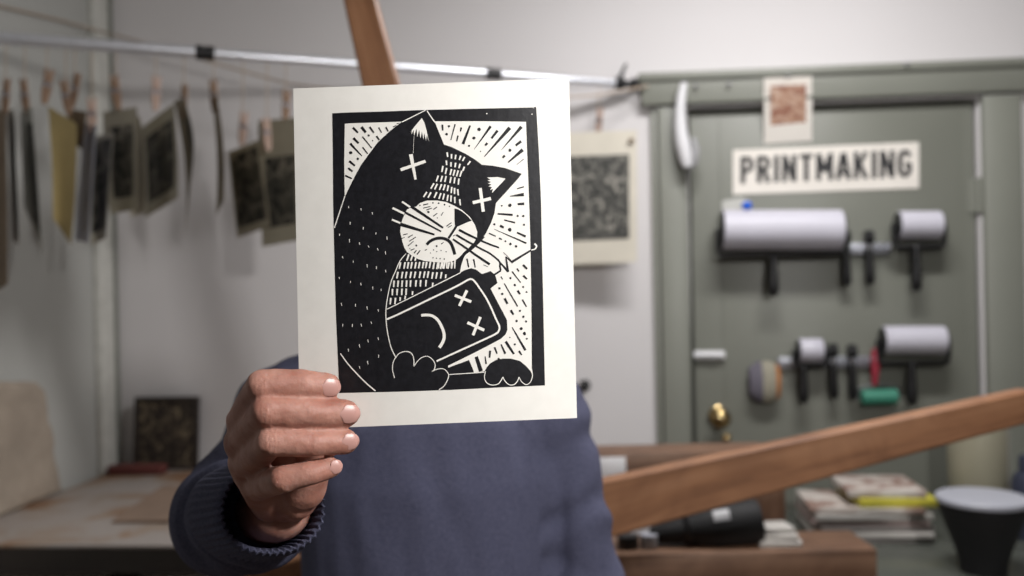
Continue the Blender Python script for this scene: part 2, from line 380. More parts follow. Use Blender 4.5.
# ceiling lamp
cl = thing('ceiling_lamp', 'long white strip lamp on the ceiling near the back wall', 'lamp', LAMP)
bm = NB(); box(bm, (LAMP[0], LAMP[1], (LAMP[2]+ZC)/2), (1.0, .26, ZC-LAMP[2]-.004), bev=.01); put('housing', bm, MT['lampwhite'], cl)
bm = NB(); box(bm, (LAMP[0], LAMP[1], LAMP[2]-.008), (.94, .23, .012), bev=.003); put('diffuser', bm, MT['diffuser'], cl)
sl_ = thing('spot_lamp', 'black shaded studio lamp hanging from the ceiling beside the camera', 'lamp', KEY)
kd = (AIM-KEY).normalized()
bm = NB(); lathe(bm, KEY-kd*.20, kd, [(0, .03), (.02, .045), (.08, .055), (.10, .075), (.192, .125), (.190, .120), (.11, .07), (.10, .02)], 32); put('lamp_shade', bm, MT['blackmatte'], sl_)
bm = NB(); lathe(bm, KEY-kd*.045, kd, [(0, .03), (.015, .075), (.03, .085), (.034, .07)], 28); put('diffuser', bm, MT['diffuser'], sl_)
bm = NB(); tube(bm, [KEY-kd*.15, KEY-kd*.15+U0*.1, Vector((KEY.x-kd.x*.15, KEY.y-kd.y*.15, ZC-.002))], .009, 12); put('pole', bm, MT['steeldark'], sl_)

# ================================================================== THE HELD PRINT
DP = 0.585
def bowd(px): return DP + 0.011*((px-440)/140.0)**2 - 0.003
def artpt(px, py, off): return P(px, py, bowd(px)-off)
def fill(bm, poly, mi=0, off=0.0):
    vs = [bm.verts.new((x, y, off)) for x, y in poly]
    for t in geometry.tessellate_polygon([[Vector((x, y, 0)) for x, y in poly]]):
        try: f = bm.faces.new([vs[i] for i in t]); f.material_index = mi
        except ValueError: pass
def stroke(bm, pts, w0, w1, mi, off, rnd=True):
    pts = [Vector(p) for p in pts]
    if len(pts) > 2:                         # catmull-rom
        q = [pts[0]]+pts+[pts[-1]]; out = []
        for i in range(1, len(q)-2):
            for s in range(5):
                t = s/5; p0, p1, p2, p3 = q[i-1:i+3]
                out.append(0.5*((2*p1)+(p2-p0)*t+(2*p0-5*p1+4*p2-p3)*t*t+(3*p1-p0-3*p2+p3)*t**3))
        out.append(pts[-1]); pts = out
    n = len(pts); L = []; R = []
    for i, p in enumerate(pts):
        d = pts[min(i+1, n-1)]-pts[max(i-1, 0)]
        if d.length < 1e-6: d = Vector((1, 0))
        d.normalize(); nn = Vector((-d.y, d.x)); hw = (w0+(w1-w0)*i/(n-1))/2
        L.append(p+nn*hw); R.append(p-nn*hw)
    va = [bm.verts.new((p.x, p.y, off)) for p in L]; vb = [bm.verts.new((p.x, p.y, off)) for p in R]
    for i in range(n-1):
        f = bm.faces.new((va[i], va[i+1], vb[i+1], vb[i])); f.material_index = mi
def dot(bm, x, y, d, mi, off):
    a = random.uniform(0, 1.5); k = 6
    fill(bm, [(x+math.cos(a+i*2*PI/k)*d/2*random.uniform(.85, 1.2), y+math.sin(a+i*2*PI/k)*d/2*random.uniform(.85, 1.2)) for i in range(k)], mi, off)
LW, LB = 0.00022, 0.00036                    # bare paper in the cut lines / ink inside bare areas
art = NB()
fill(art, [(332.3,113.3),(350,112.4),(380,111.6),(426,109.9),(480,108.6),(534,107.4),(535.5,106.6),(536.3,108),(538.8,150),(541,200),(542,250),(543.2,300),(544.2,350),(545,385.4),(500,387.4),(450,389.9),(400,391.6),(339.4,393),(338,360),(336.2,320),(335,280),(334,240),(333.2,200),(332.8,150)], 0, 0.0001)
fill(art, [(344.8,123.8),(350,123.3),(402,121.7),(397,125.5),(390,131),(378,142),(369,154),(361,165),(355.5,175),(350,186),(344.7,197),(344.2,160)], 1, LW)
fill(art, [(434.5,121.3),(480,121.2),(526,121.8),(527,150),(528.3,180),(529.4,210),(530.3,240),(531,280),(531.5,320),(531.8,374),(530.5,371),(526,366),(520,361),(511,358.6),(503,358.6),(496,360),(490,363.5),(487,367),(484.5,371.3),(474.3,372.4),(469,360),(448.2,367.7),(448,365.7),(474,353),(490.5,344.4),(501,338.8),(505.5,334.4),(507.4,330),(507,320),(498,303),(490.5,288.5),(497.5,283),(495.5,276),(493.5,273.5),(490.5,271),(488,272),(482,274),(476,269.5),(471,268.3),(465,270),(460,272.5),(461,266),(464,257),(468,251.5),(474,246.5),(482.5,239),(486,233),(491,223),(494.5,213),(496,203),(507,191),(519,177.5),(521.7,173.8),(505,168),(492,165.6),(482,164.8),(475,159.5),(465,153.5),(452,147.2),(444,144.5)], 1, LW)
fill(art, [(400.8,224),(404,215.5),(407,209.5),(411,207.5),(416,206.6),(420,203),(427,200.6),(437,200.5),(446,202),(454,205.5),(462,210),(470,217),(475,225),(477.3,232),(476.8,238),(474,242.5),(469,247.5),(464,252.5),(459,257.5),(455,260.5),(447,262.5),(436,262.2),(425,261),(418,259),(411,255),(407,252),(404.5,248),(402.5,242),(400.2,232)], 1, LW)
W = lambda pts, w0, w1=None: stroke(art, pts, w0*(.82 if w0 < 1.4 else 1), w0 if w1 is None else w1, 1, LW)
K = lambda pts, w0, w1=None: stroke(art, pts, w0, w0 if w1 is None else w1, 0, LB)
# ears, eyes, whiskers
fill(art, [(421.8,118),(424.5,123),(426.5,130),(429,142),(426.8,135),(426,140.5),(424.3,133),(423.5,139.5),(421.9,131.5),(420.5,138.5),(419.2,129.8),(417.3,137),(416.5,128.8),(414,136),(413.7,129.8),(411.5,134.5),(411.8,130.5),(409.5,133.5),(415,126)], 1, LW)
fill(art, [(487,177.5),(490.5,179.5),(487.5,180.5),(491,182),(488,183.5),(491.5,184.5),(488.5,186.5),(492,187),(490,190),(493,189),(492,193),(500,184.6),(505.6,178.7),(498,177)][::-1], 1, LW)
W([(414,136),(413.6,145),(413.3,153)], .4, .25)
W([(425.6,110.2),(402,122)], 1.0); W([(427,110.6),(430.5,116),(435,122.5)], 1.2); W([(344.9,196),(334.4,228)], 1.1)
W([(410.8,154.2),(413,166),(415.6,179.6)], 3.9, 2.3); W([(400.6,169.8),(425.6,161.2)], 3.1)
W([(480.2,188),(483.3,211.7)], 3.2); W([(472.7,202.7),(491,198.5)], 3.2)
W([(402,201.6),(410.3,207.2)], 1.9); W([(392.5,208),(404.3,213.7)], 2.1); W([(391.9,219.6),(400.3,223)], 1.9)
K([(411,206.3),(443.2,227.8)], 2.9, 1.9); K([(405,212.3),(441.2,231.5)], 2.3, 1.5); K([(400.3,224.2),(434.5,234.6)], 3.6, 1.8)
fill(art, [(454.6,208.4),(458,209.3),(462,211.5),(466,214.6),(469,217.6),(471.8,220.6),(465.5,223),(458.3,226.3),(455,225.4),(454.6,218)], 0, LB)
K([(456.8,225.5),(453,231.5),(448.5,238.3)], 2.4, 2.2)
K([(426.8,244.6),(430,241.3),(436,238.6),(443,238.3),(449,241),(452.3,246),(455,254.5)], 3.0)
K([(459,229.8),(468,234.5),(478,239.2),(488,243.6),(499,247.6)], 2.4, 1.6); K([(456.2,234.8),(465,240),(474,245),(482,249.3),(490,253.5),(498,259.7)], 2.1, 1.6)
K([(453,239.2),(466,248),(478,256.5),(489.8,264.3)], 1.9, 2.4)
K([(483.5,236),(477,243),(471,248.6),(464.5,253.8),(461.5,259)], 3.6, 3.0)
K([(498,259.5),(500,263),(499.8,267)], 1.8); K([(500,266),(500.8,270.5)], 1.6); K([(500.8,270.5),(494,275)], 1.8)
K([(498,260),(508.2,271.6)], 1.2, 2.4); K([(508,272),(506,256.8)], 2.4, 1.4); K([(505.8,256.6),(512,262.2)], .9, 1.8); K([(511.3,262.3),(531,250.3)], 2.6, 1.8)
K([(503.6,252.3),(511,260)], .6, .4); W([(531.3,250),(535,249),(536.5,246),(534.5,243.7)], 1.3, 1.8)
# forehead dashes
for row, base, spread in (
    ([(447.4,154.6),(451.5,156.3),(455.5,157),(460,157.8),(463.6,159),(469,163)], -.15, .16),
    ([(446.5,162.8),(451,164.4),(455.3,165),(459.5,166),(463.6,168.8)], -.1, .12),
    ([(442.4,169),(446,171),(450.8,172),(454,172.8),(457.4,173.4),(460.8,173.8)], .2, .02),
    ([(437.3,178.5),(441.5,178.8),(445.5,179),(450.5,180),(454.5,180.4),(458.6,181.6)], .35, -.05),
    ([(432.4,186),(436,186.6),(440.5,187),(444.2,187.3),(447.8,188.3),(451.5,190),(454.5,191),(458,192.3)], .55, -.09),
    ([(425.2,194.5),(429.5,195),(435.5,195),(439.9,196),(443.6,196.6),(447.6,197.9),(451,198.5),(454.8,200),(460,202.3)], .6, -.09)):
    for i, (x, y) in enumerate(row):
        t = base+spread*i; L = 2.7 + (0.4 if base > .1 else -.4); dx, dy = math.sin(t)*L, math.cos(t)*L
        W([(x+dx, y-dy), (x-dx, y+dy)], 1.7, 1.4)
# chest dashes
for yy, xs, dz in ((257.8,[407.8,411.8,416],.35),(265.6,[399.9,404.5,408,411.5,415.5,419.2,423,426.2,429.9,433.6,437.4,441.2,444.3,448.6,452],.2),
    (275.2,[397.4,402.1,406.1,410.7,414.9,419.9,424.2,428,432.4,436.5,441.1],.2),(283.8,[393.9,398,402.1,406.5,410.5,415.9,420.5,425.9],.08),
    (292,[392.4,397.1,401.8,406.1],.05),(301,[390.5,395.2],.1)):
    for i, x in enumerate(xs):
        y = yy+(1 if x > 432 else 0)-.02*(x-400); W([(x+dz*3, y-3.3), (x-dz*3, y+3.2)], 1.8, 1.4)
for x, y in ((399.9,299.5),(404.9,298),(412.3,293.5),(432.5,285),(445.5,276.7)): W([(x+.4, y-2.3), (x, y+1.5)], 1.7, 1.3)
for x in (434, 439, 443, 447, 451.5, 455): W([(x, 260), (x-.3, 268.5)], 1.6, 1.2)
# outlines
W([(406,253.5),(400,261),(396,270),(391,282),(388,295),(386.4,305),(385.9,312),(386.1,320),(387.5,332),(390.3,345),(393,352),(396,358)], 1.0)
W([(386.8,309.3),(415.5,295.2),(455.5,275.2),(460.3,272.5)], 1.0)
W([(386.8,319.3),(400,313.5),(428,300),(456,286.5),(467,280.4),(471,279.1),(474.3,281),(479,287.3),(485.5,297),(491,307.5),(496,319),(499.2,325.8),(499,330.3),(495.5,334),(480,341.4),(460,350.5),(436.6,361.2)], 1.8)
W([(421.3,315.3),(427,315),(433,316.2),(438.5,321),(443,330),(444.2,337),(442.5,342.6),(439.4,347.6)], 2.6, 3.2)
W([(454.8,295.3),(471.3,301.8)], 2.8); W([(467,290.4),(459.3,306)], 2.8); W([(467.4,322.6),(484.3,330.2)], 2.9); W([(480.4,317),(473,335.2)], 2.8)
K([(476.3,356.6),(481,371.2)], 3.2, 4.2)
fill(art, [(469.8,357.5),(472.6,356),(478.6,371.6),(474,372.6)], 1, LW); W([(448.5,374.6),(484.3,372.2)], .9)
W([(394.6,378),(392.6,370),(393,363),(396,357),(400,353),(406,351.4),(411,353),(413.6,358),(414,366.3)], .9)
W([(414,366.3),(417,362),(421,358),(427,356.2),(432,359),(435,364),(434.5,369),(432,371.6)], .9)
W([(432,371.6),(436,369.5),(442,368.6),(446,370.5),(448.6,375),(447.5,380),(444,386),(439,389.6)], .9)
W([(485.5,371),(484.5,378),(487,383),(492,385),(498,384),(501,380.5),(503,377)], .9); W([(503,377),(505,381),(509,384.6),(514,384.6),(517.5,381),(519,377)], .9)
W([(519,377),(521.5,381.5),(526,384.6),(530,382.5),(532.3,377),(532,371),(530.8,367)], .9)
W([(340.4,353.5),(346.5,362),(353,369.6),(365,382),(375.5,391)], 1.3)
for ox, oy, l in ((328,176,[(165,250),(265,268),(355,298),(177,378),(282,418),(383,460),(472,498),(93,470),(172,518),(252,540),(325,565)]),
    (328,248,[(118,75),(202,110),(313,143),(387,158),(462,185),(90,240),(180,272),(263,290),(358,320),(425,335),(108,450),(220,458),(313,480),(402,500),(398,10),(460,40)]),
    (328,320,[(118,42),(195,45),(267,42),(347,22),(320,168),(402,150),(252,207),(163,242),(405,290),(318,342),(253,380)])):
    for x, y in l:
        x, y = ox+x/8, oy+y/8; t = random.uniform(-.1, .45); L = random.uniform(.9, 1.8)
        W([(x-t, y-L), (x+t, y+L)], 1.0, .5)
# ink marks in the bare background (x, y in eighths of a pixel)
def ks(ox, oy, l):
    for e in l:
        if len(e) == 3: dot(art, ox+e[0]/8, oy+e[1]/8, e[2], 0, LB)
        else: K([(ox+e[0]/8, oy+e[1]/8), (ox+e[2]/8, oy+e[3]/8)], e[4], e[5] if len(e) > 5 else e[4]*.8)
ks(328,104,[(200,188,240,230,2.2),(268,183,303,228,2.8),(333,183,367,230,1.9),(405,188,430,230,1.3),(463,185,482,220,1.7),(520,184,548,172,1.0),(550,158,572,153,.8),(203,272,245,314,2.4),(178,316,272,416,2.3,.8),(275,260,350,352,1.2,1.0),(325,252,2.4),(357,292,1.4),(388,256,410,288,1.8),(182,390,3.4),(277,345,318,398,1.3),(238,437,2.6),(170,456,216,494,2.2),(162,512,197,540,2.0),(138,572,190,596,1.8)])
ks(428,104,[(115,165,118,212,1.9),(168,178,2.6),(217,162,183,288,1.3,1.0),(267,188,260,218,1.8),(240,252,230,298,1.6),(337,172,280,320,1.8,2.8),(408,203,3.8),(368,272,3.2),(330,335,2.0),(150,240,2.6),(502,178,370,362,2.6,.4),(557,212,508,275,2.6),(475,312,457,332,2.4),(655,190,450,422,3.8,.8),(748,182,585,370,3.4,.3),(745,298,702,332,2.8),(655,370,3.2),(615,412,597,430,2.4),(758,366,640,468,3.6,1.2),(765,440,710,485,.8,.5),(420,378,1.2)])
ks(428,176,[(767,86,713,102,1.3),(767,148,655,162,3.4,.8),(770,222,718,225,2.6),(655,233,3.6),(590,238,1.8),(558,302,678,311,1.6,2.2),(718,318,2.2),(763,320,2.4),(610,352,697,373,1.2,1.6),(768,390,2.2),(532,385,2.2),(576,398,607,412,2.6),(655,430,3.6),(712,452,782,484,1.6,2.4),(530,425,787,538,.4,1.8),(488,458,542,482,1.2),(568,498,592,507,1.6),(620,522,2.0),(660,543,2.6),(705,562,2.6)])
ks(428,248,[(760,135,793,168,2.4),(712,165,728,187,1.6),(673,188,742,277,1.2),(762,220,792,250,2.2),(660,240,2.4),(695,297,2.8),(762,312,2.2),(583,228,597,250,1.2),(610,283,717,468,1.0,1.4),(572,322,2.6),(595,367,2.6),(718,340,736,370,2.2),(788,352,2.0),(613,402,636,447,2.4),(755,412,788,470,1.6),(662,497,684,533,2.4),(735,503,2.4),(762,550,2.6),(312,85,326,155,1.5),(365,88,378,156,1.5),(445,135,480,150,.6)])
ks(428,320,[(710,8,2.4),(785,12,2.2),(745,70,3.2),(772,108,3.6),(790,150,2.0),(673,58,780,243,1.0,2.4),(622,172,688,272,2.6,2.0),(695,195,2.2),(728,247,750,280,2.0),(585,195,618,270,1.4,2.2),(532,217,553,270,1.8),(497,245,492,302,2.2),(457,292,465,352,1.0,1.8),(565,312,2.6),(655,140,1.3)])
ks(328,176,[(735,235,1.5),(762,232,802,222,1.2),(840,215,1.6),(885,218,1.8),(932,230,1.8),(972,243,1.5),(762,257,820,243,.9),(788,272,832,256,1.0),(843,268,872,248,1.1),(842,322,874,298,1.0),(905,317,922,288,.9),(875,335,1.2),(948,402,988,373,1.1),(960,412,990,395,.9),(803,288,2.6),(603,470,637,462,1.0),(640,492,678,470,1.0),(650,522,703,488,1.0),(640,560,684,522,1.0),(706,556,2.0),(905,545,925,530,.9),(870,560,2.0),(590,500,615,490,.7),(1000,480,1020,470,.8)])
ks(328,248,[(662,18,692,5,1.0),(688,42,708,18,1.2),(712,52,738,18,1.2),(775,20,792,10,1.0),(840,78,1.3),(868,82,1.3),(897,85,1.3),(930,88,1.4),(845,15,1.2),(870,28,1.2),(905,20,1.2),(945,30,1.2),(820,40,1.0),(655,5,1.0)])
dot(art, 486.7, 113.6, 1.5, 1, LW); dot(art, 532, 114.2, 1.2, 1, LW); dot(art, 533.6, 107.9, .8, 1, LW)
for x in range(330, 548, 12):
    bmesh.ops.bisect_plane(art, geom=art.verts[:]+art.edges[:]+art.faces[:], plane_co=(x, 0, 0), plane_no=(1, 0, 0))
hp = thing('art_print', 'cream sheet with a black linocut of a grumpy cat, held up by the person', 'art print', P(435, 425, bowd(435)))
bmp_ = NB(); N_ = 24; g = [[], []]
TLc, TRc, BRc, BLc = (293.2, 88.5), (569, 78.2), (577, 418), (300, 429.2)
for s in (0, 1):
    for j in range(9):
        row = []
        for i in range(N_+1):
            u, v = i/N_, j/8
            x = (TLc[0]*(1-u)+TRc[0]*u)*(1-v)+(BLc[0]*(1-u)+BRc[0]*u)*v
            y = (TLc[1]*(1-u)+TRc[1]*u)*(1-v)+(BLc[1]*(1-u)+BRc[1]*u)*v
            row.append(bmp_.verts.new(artpt(x, y, -0.0004*s)))
        g[s].append(row)
for j in range(8):
    for i in range(N_):
        bmp_.faces.new((g[0][j][i], g[0][j+1][i], g[0][j+1][i+1], g[0][j][i+1]))
        bmp_.faces.new((g[1][j][i], g[1][j][i+1], g[1][j+1][i+1], g[1][j+1][i]))
for i in range(N_):
    for j in (0, 8): bmp_.faces.new((g[0][j][i], g[0][j][i+1], g[1][j][i+1], g[1][j][i]))
for j in range(8):
    for i in (0, N_): bmp_.faces.new((g[0][j][i], g[1][j][i], g[1][j+1][i], g[0][j+1][i]))
bmesh.ops.recalc_face_normals(bmp_, faces=bmp_.faces[:])
put('paper_sheet', bmp_, MT['artpaper'], hp)
for v in art.verts: v.co = artpt(v.co.x, v.co.y, v.co.z)
art.normal_update()
for f in art.faces:
    if f.normal.dot(FW) > 0: f.normal_flip()
put('cat_linocut', art, [MT['artink'], MT['artwhite']], hp, smooth=False)

# ================================================================== PERSON
HB = P(428, 288, 1.13); HB.z = 0.0
BX, BY = R0, FW                              # person's image-right and backward axes
def H(x, y, z): return HB + BX*x + BY*y + U0*z
person = thing('person', 'person in a dark blue knitted sweater holding up the cat linocut', 'person', HB)
# --- body under the clothes, head and neck
core = NB()
def ellring(bm, rings, n=28):
    rr = []
    for z, cx, cy, a, b_ in rings:
        rr.append([bm.verts.new(H(cx+a*math.cos(2*PI*k_/n), cy+b_*math.sin(2*PI*k_/n), z)) for k_ in range(n)])
    for i in range(len(rr)-1):
        for k_ in range(n): bm.faces.new((rr[i][k_], rr[i][(k_+1) % n], rr[i+1][(k_+1) % n], rr[i+1][k_]))
    bm.faces.new(rr[0][::-1]); bm.faces.new(rr[-1]); bmesh.ops.recalc_face_normals(bm, faces=bm.faces[:])
SHR = P(281, 412, 1.10); SHL = P(541, 408, 1.13)      # shoulder joints (image left / right)
ELR = P(222, 520, 0.87); WRR = P(279, 508, 0.668)
ELL = P(590, 610, 1.12); WRL = P(592, 780, 1.06)
ellring(core, [(.80,0,0,.13,.09),(.9,0,0,.145,.1),(1.02,0,0,.13,.085),(1.15,0,0,.14,.095),(1.26,0,0,.15,.1),(1.32,0,.01,.12,.07),(1.36,0,.01,.06,.05)])
chain(core, [(SHR, .045), (ELR, .036), (WRR, .026)]); chain(core, [(SHL, .045), (ELL, .036), (WRL, .025)])
for s in (-1, 1): chain(core, [(H(.08*s, 0, .84), .08), (H(.095*s, -.01, .46), .05), (H(.1*s, 0, .1), .034), (H(.105*s, -.1, .05), .03)])
chain(core, [(WRL, .025), (WRL+Vector((.005, -.01, -.06)), .03)])
for i in range(4): q = WRL+BX*.0+BY*(-.03+.02*i)-U0*.08; chain(core, [(q, .009), (q-U0*.045, .0085), (q-U0*.075+BX*-.012, .007)])
chain(core, [(WRL-BY*.02-U0*.03, .012), (WRL-BY*.05-U0*.06, .01), (WRL-BY*.055-U0*.085, .008)])
body = remesh(core, .009, 3)
hd = NB()
chain(hd, [(H(0, .02, 1.33), .062), (H(0, .012, 1.43), .054)])
ball(hd, H(0, .025, 1.555), (.076, .094, .092), 28, Matrix.Rotation(YAW, 3, 'Z')); ball(hd, H(0, -.02, 1.495), (.06, .07, .075), 24, Matrix.Rotation(YAW, 3, 'Z'))
ball(hd, H(0, -.048, 1.445), (.032, .03, .022), 18); chain(hd, [(H(0, -.083, 1.545), .008), (H(0, -.106, 1.508), .0125)])
for s in (-1, 1):
    ball(hd, H(.014*s, -.092, 1.505), .010, 12); ball(hd, H(.036*s, -.062, 1.51), (.022, .018, .018), 14)
    chain(hd, [(H(.015*s, -.082, 1.562), .009), (H(.045*s, -.068, 1.562), .008)])
    ball(hd, H(.078*s, .012, 1.53), (.010, .018, .03), 14, Matrix.Rotation(YAW, 3, 'Z'))
chain(hd, [(H(-.018, -.083, 1.478), .0075), (H(.018, -.083, 1.478), .0075)]); chain(hd, [(H(-.014, -.081, 1.467), .008), (H(.014, -.081, 1.467), .008)])
append(body, remesh(hd, .0035, 5))
# --- right hand around the edge of the sheet
hand = NB()
FG = {  # finger: joints (px, py, depth, radius): MCP, PIP, DIP, tip
 'index':  [(244,421,.598,.0115),(262,385,.5625,.0100),(303,384,.5680,.0093),(327,386.5,.5750,.0087)],
 'middle': [(243,441,.606,.0120),(267,411,.5590,.0103),(312,413,.5660,.0095),(345.5,413.5,.5755,.0090)],
 'ring':   [(246,463,.615,.0115),(271,442,.5600,.0094),(314,442.5,.5660,.0087),(345.5,441.5,.5750,.0080)],
 'little': [(256,486,.624,.0105),(283,479,.5670,.0088),(309,473.5,.5680,.0080),(330,467.5,.5740,.0072)]}
J = {}
for nme, js in FG.items():
    pts = [(P(x, y, d), r) for x, y, d, r in js]; J[nme] = pts
    chain(hand, pts, 20)
    pm = pts[1][0]                              # knuckle pad
    ball(hand, pm + CR*.001, pts[1][1]*1.0, 18)
wr = WRR
for nme, r in (('index', .014), ('middle', .015), ('ring', .0145), ('little', .013)):
    m_ = J[nme][0][0]; caps(hand, wr + (m_-wr)*.15, .017, m_, r*.86, 18)
for a, c in (('index', 'middle'), ('middle', 'ring'), ('ring', 'little')):
    caps(hand, J[a][0][0], .011, J[c][0][0], .0105, 16)
    pa = J[a][0][0].lerp(J[a][1][0], .28); pc = J[c][0][0].lerp(J[c][1][0], .28); caps(hand, pa, .0085, pc, .008, 14)
thumb = [(P(287,500,.655), .017), (P(304,486,.635), .0165), (P(313,455,.620), .013), (P(322,425,.6075), .0105), (P(328,399,.6015), .0085)]
chain(hand, thumb, 20)
caps(hand, thumb[1][0], .014, J['index'][0][0].lerp(thumb[2][0], .35), .011, 18)
caps(hand, P(296,497,.645), .0165, P(268,470,.635), .015, 18); caps(hand, wr, .022, wr + (ELR-wr)*.35, .027, 20)
hm = remesh(hand, .0013, 7, .5)
# creases over the finger joints and small irregularities
for v in hm.verts:
    p = v.co; dd = 0.0
    for nme in J:
        for idx, amp in ((1, .00034), (2, .00014)):
            c_ = J[nme][idx][0]; ax = (J[nme][2][0]-J[nme][1][0]).normalized(); rel = p-c_; t = rel.dot(ax)
            rad = (rel-ax*t).length
            if rad < J[nme][idx][1]*1.35 and abs(t) < .007:
                dd += amp*math.cos(t*2*PI/.0026+noise.noise(p*260)*2.2)*math.exp(-(t/.004)**2)*max(0, -v.normal.dot(FW))
    dd += .0007*noise.noise(p*70)+.00025*noise.noise(p*210)
    v.co = p + v.normal*dd if v.normal.length > 0 else p
append(body, hm)
bo = put('body', body, MT['skin'], person, auto=180)
def nail(nme, cx, cy, L, Wd, tilt=0.0, back=1.0):
    """curved plate on the camera side of the finger end"""
    d0, r0 = J[nme][2]; t0, r1 = J[nme][3]; ax = (t0-d0).normalized()
    c_ = P(cx, cy, J[nme][3][0].dot(FW)*1.0-C0.dot(FW)); n_ = (-FW + CR*tilt).normalized(); n_ = (n_-ax*n_.dot(ax)).normalized()
    s_ = ax.cross(n_).normalized()
    c_ = t0 + ax*((c_-t0).dot(ax)) + s_*((c_-t0).dot(s_))
    bm = NB(); nu, nv = 12, 10; rows = []; Rr = r1*1.08
    for j in range(nv+1):
        row = []; v_ = -1+2*j/nv
        wloc_ = Wd/2*(1-max(0, abs(v_)-.35)**2*(.9 if v_ > 0 else 1.6))
        for i in range(nu+1):
            u_ = -1+2*i/nu; ss = u_*wloc_; h = math.sqrt(max(1e-9, Rr*Rr-(ss*.92)**2))-Rr
            along = v_*L/2; drop = -.9*max(0, v_)**3*r1*.30 - .25*max(0, -v_)**3*r1*.2
            row.append(bm.verts.new(c_ + ax*along*(1-.16*u_*u_) + s_*ss + n_*(r1*1.03+h+drop)))
        rows.append(row)
    for j in range(nv):
        for i in range(nu): bm.faces.new((rows[j][i], rows[j][i+1], rows[j+1][i+1], rows[j+1][i]))
    r = bmesh.ops.extrude_face_region(bm, geom=bm.faces[:])
    for v in [e for e in r['geom'] if isinstance(e, bmesh.types.BMVert)]: v.co -= n_*.0012
    bmesh.ops.recalc_face_normals(bm, faces=bm.faces[:])
    put('fingernail', bm, MT['nail'], bo, auto=60)
nail('index', 328, 385.6, .0135, .0112); nail('middle', 347, 412.2, .0142, .0116); nail('ring', 347.5, 440, .0125, .0102, .1); nail('little', 334, 465.6, .009, .0085, .4)
for s in (-1, 1):
    bm = NB(); ball(bm, H(.031*s, -.062, 1.538), .0125, 16); e = put('eye', bm, MT['eyewhite'], bo)
    bm = NB(); lathe(bm, H(.031*s, -.0735, 1.538), -BY, [(0, .0058), (.001, .0055), (.0015, .002)], 18); put('iris', bm, MT['iris'], bo)
    bm = NB(); tube(bm, [H(.014*s, -.091, 1.566), H(.03*s, -.087, 1.572), H(.046*s, -.076, 1.566)], [.0025, .0035, .002], 8); put('eyebrow', bm, MT['hair'], bo)
hr = NB()
ball(hr, H(0, .04, 1.573), (.083, .095, .088), 28, Matrix.Rotation(YAW, 3, 'Z')); ball(hr, H(0, .07, 1.52), (.07, .06, .075), 20, Matrix.Rotation(YAW, 3, 'Z'))
for i in range(26):
    a = -PI*.95+PI*.9*i/25; p = H(.07*math.cos(a), .035+.09*math.sin(a), 1.60); ball(hr, p, .022, 10)
hr = remesh(hr, .005, 2)
for v in hr.verts: v.co += v.normal*.004*noise.noise(v.co*Vector((60, 60, 14)))
put('hair', hr, MT['hair'], person)
# --- sweater
sw = NB()
ellring(sw, [(.70,0,0,.165,.118),(.74,0,0,.175,.125),(.86,0,0,.172,.124),(1.0,0,0,.164,.118),(1.12,0,0,.164,.122),(1.22,.0,0,.168,.124),(1.29,0,.005,.160,.112),(1.335,0,.01,.125,.092),(1.365,0,.01,.086,.078),(1.385,0,.01,.068,.066)])
chain(sw, [(SHR+BX*.07+U0*.005, .078), (SHR, .060), (SHR.lerp(ELR, .5)+CR*.008-U0*.004, .0485), (ELR, .051), (ELR.lerp(WRR, .45), .0475), (ELR.lerp(WRR, .72), .042)], 24)
chain(sw, [(SHL-BX*.07+U0*.01, .078), (SHL, .058), (SHL.lerp(ELL, .5), .054), (ELL, .05), (WRL, .036)], 24)
lathe(sw, H(0, .01, 1.37), (0, -.06, 1), [(0, .074), (.02, .069), (.022, .060), (0, .056), (-.01, .05)], 36)
sw2 = remesh(sw, .0055, 5)
def seg_d(p, a, b_):
    ab = b_-a; t = max(0, min(1, (p-a).dot(ab)/ab.length_squared)); return t, (p-(a+ab*t)).length
for v in sw2.verts:
    p = v.co; q = p-HB; x = q.dot(BX); z = p.z
    # long hanging folds on the chest that start at the shoulder line
    f = .0045*noise.noise(Vector((x*16, q.dot(BY)*4, z*3.4))) + .003*noise.noise(Vector((x*34+z*9, 3, z*8)))
    t, dd = seg_d(p, ELR, WRR)
    if dd < .075 and p.y < HB.y-.05: f += .0045*math.sin((t*9+noise.noise(p*18)*1.3)*PI*.9)*(.4+t)
    t, dd = seg_d(p, SHL, ELL)
    if dd < .075: f += .003*math.sin(t*24+noise.noise(p*14)*3)
    cr_ = P(566, 440, 1.02); cr2 = P(561, 640, 1.02); ab = (cr2-cr_); pr_ = p-C0; sx_ = 512+FPX*pr_.dot(CR)/pr_.dot(FW); sy_ = 288-FPX*pr_.dot(CU)/pr_.dot(FW)
    if pr_.dot(FW) < 1.12 and sy_ > 430: f -= .006*min(1, (sy_-430)/90)*math.exp(-((sx_-562)/9)**2)
    v.co = p+v.normal*f
swo = put('sweater', sw2, MT['sweater'], person, auto=180)
# cuff: a ribbed open tube around the wrist
cu = NB(); cd = (WRR-ELR).normalized(); c0 = ELR.lerp(WRR, .66)-CR*.009; CL = (WRR-ELR).length*.34+.020
a_, b_ = frame(cd); n = 220; prof = [(0, .0425), (.2, .0425), (.45, .0405), (.72, .0385), (.9, .0375), (.98, .0365), (1.0, .0345), (.96, .0325), (.75, .0315), (.4, .031), (.1, .029)]
rr = []
for t, r in prof:
    ring = []
    for k_ in range(n):
        an = 2*PI*k_/n; rib = .0009*math.cos(an*44)*min(1, t*4)
        wob = 1+.05*math.sin(an*2+1)+.03*math.sin(an*3+t*3)
        ring.append(cu.verts.new(c0+cd*(t*CL)+(a_*math.cos(an)+b_*math.sin(an))*(r+rib)*wob))
    rr.append(ring)
for i in range(len(rr)-1):
    for k_ in range(n): cu.faces.new((rr[i][k_], rr[i][(k_+1) % n], rr[i+1][(k_+1) % n], rr[i+1][k_]))
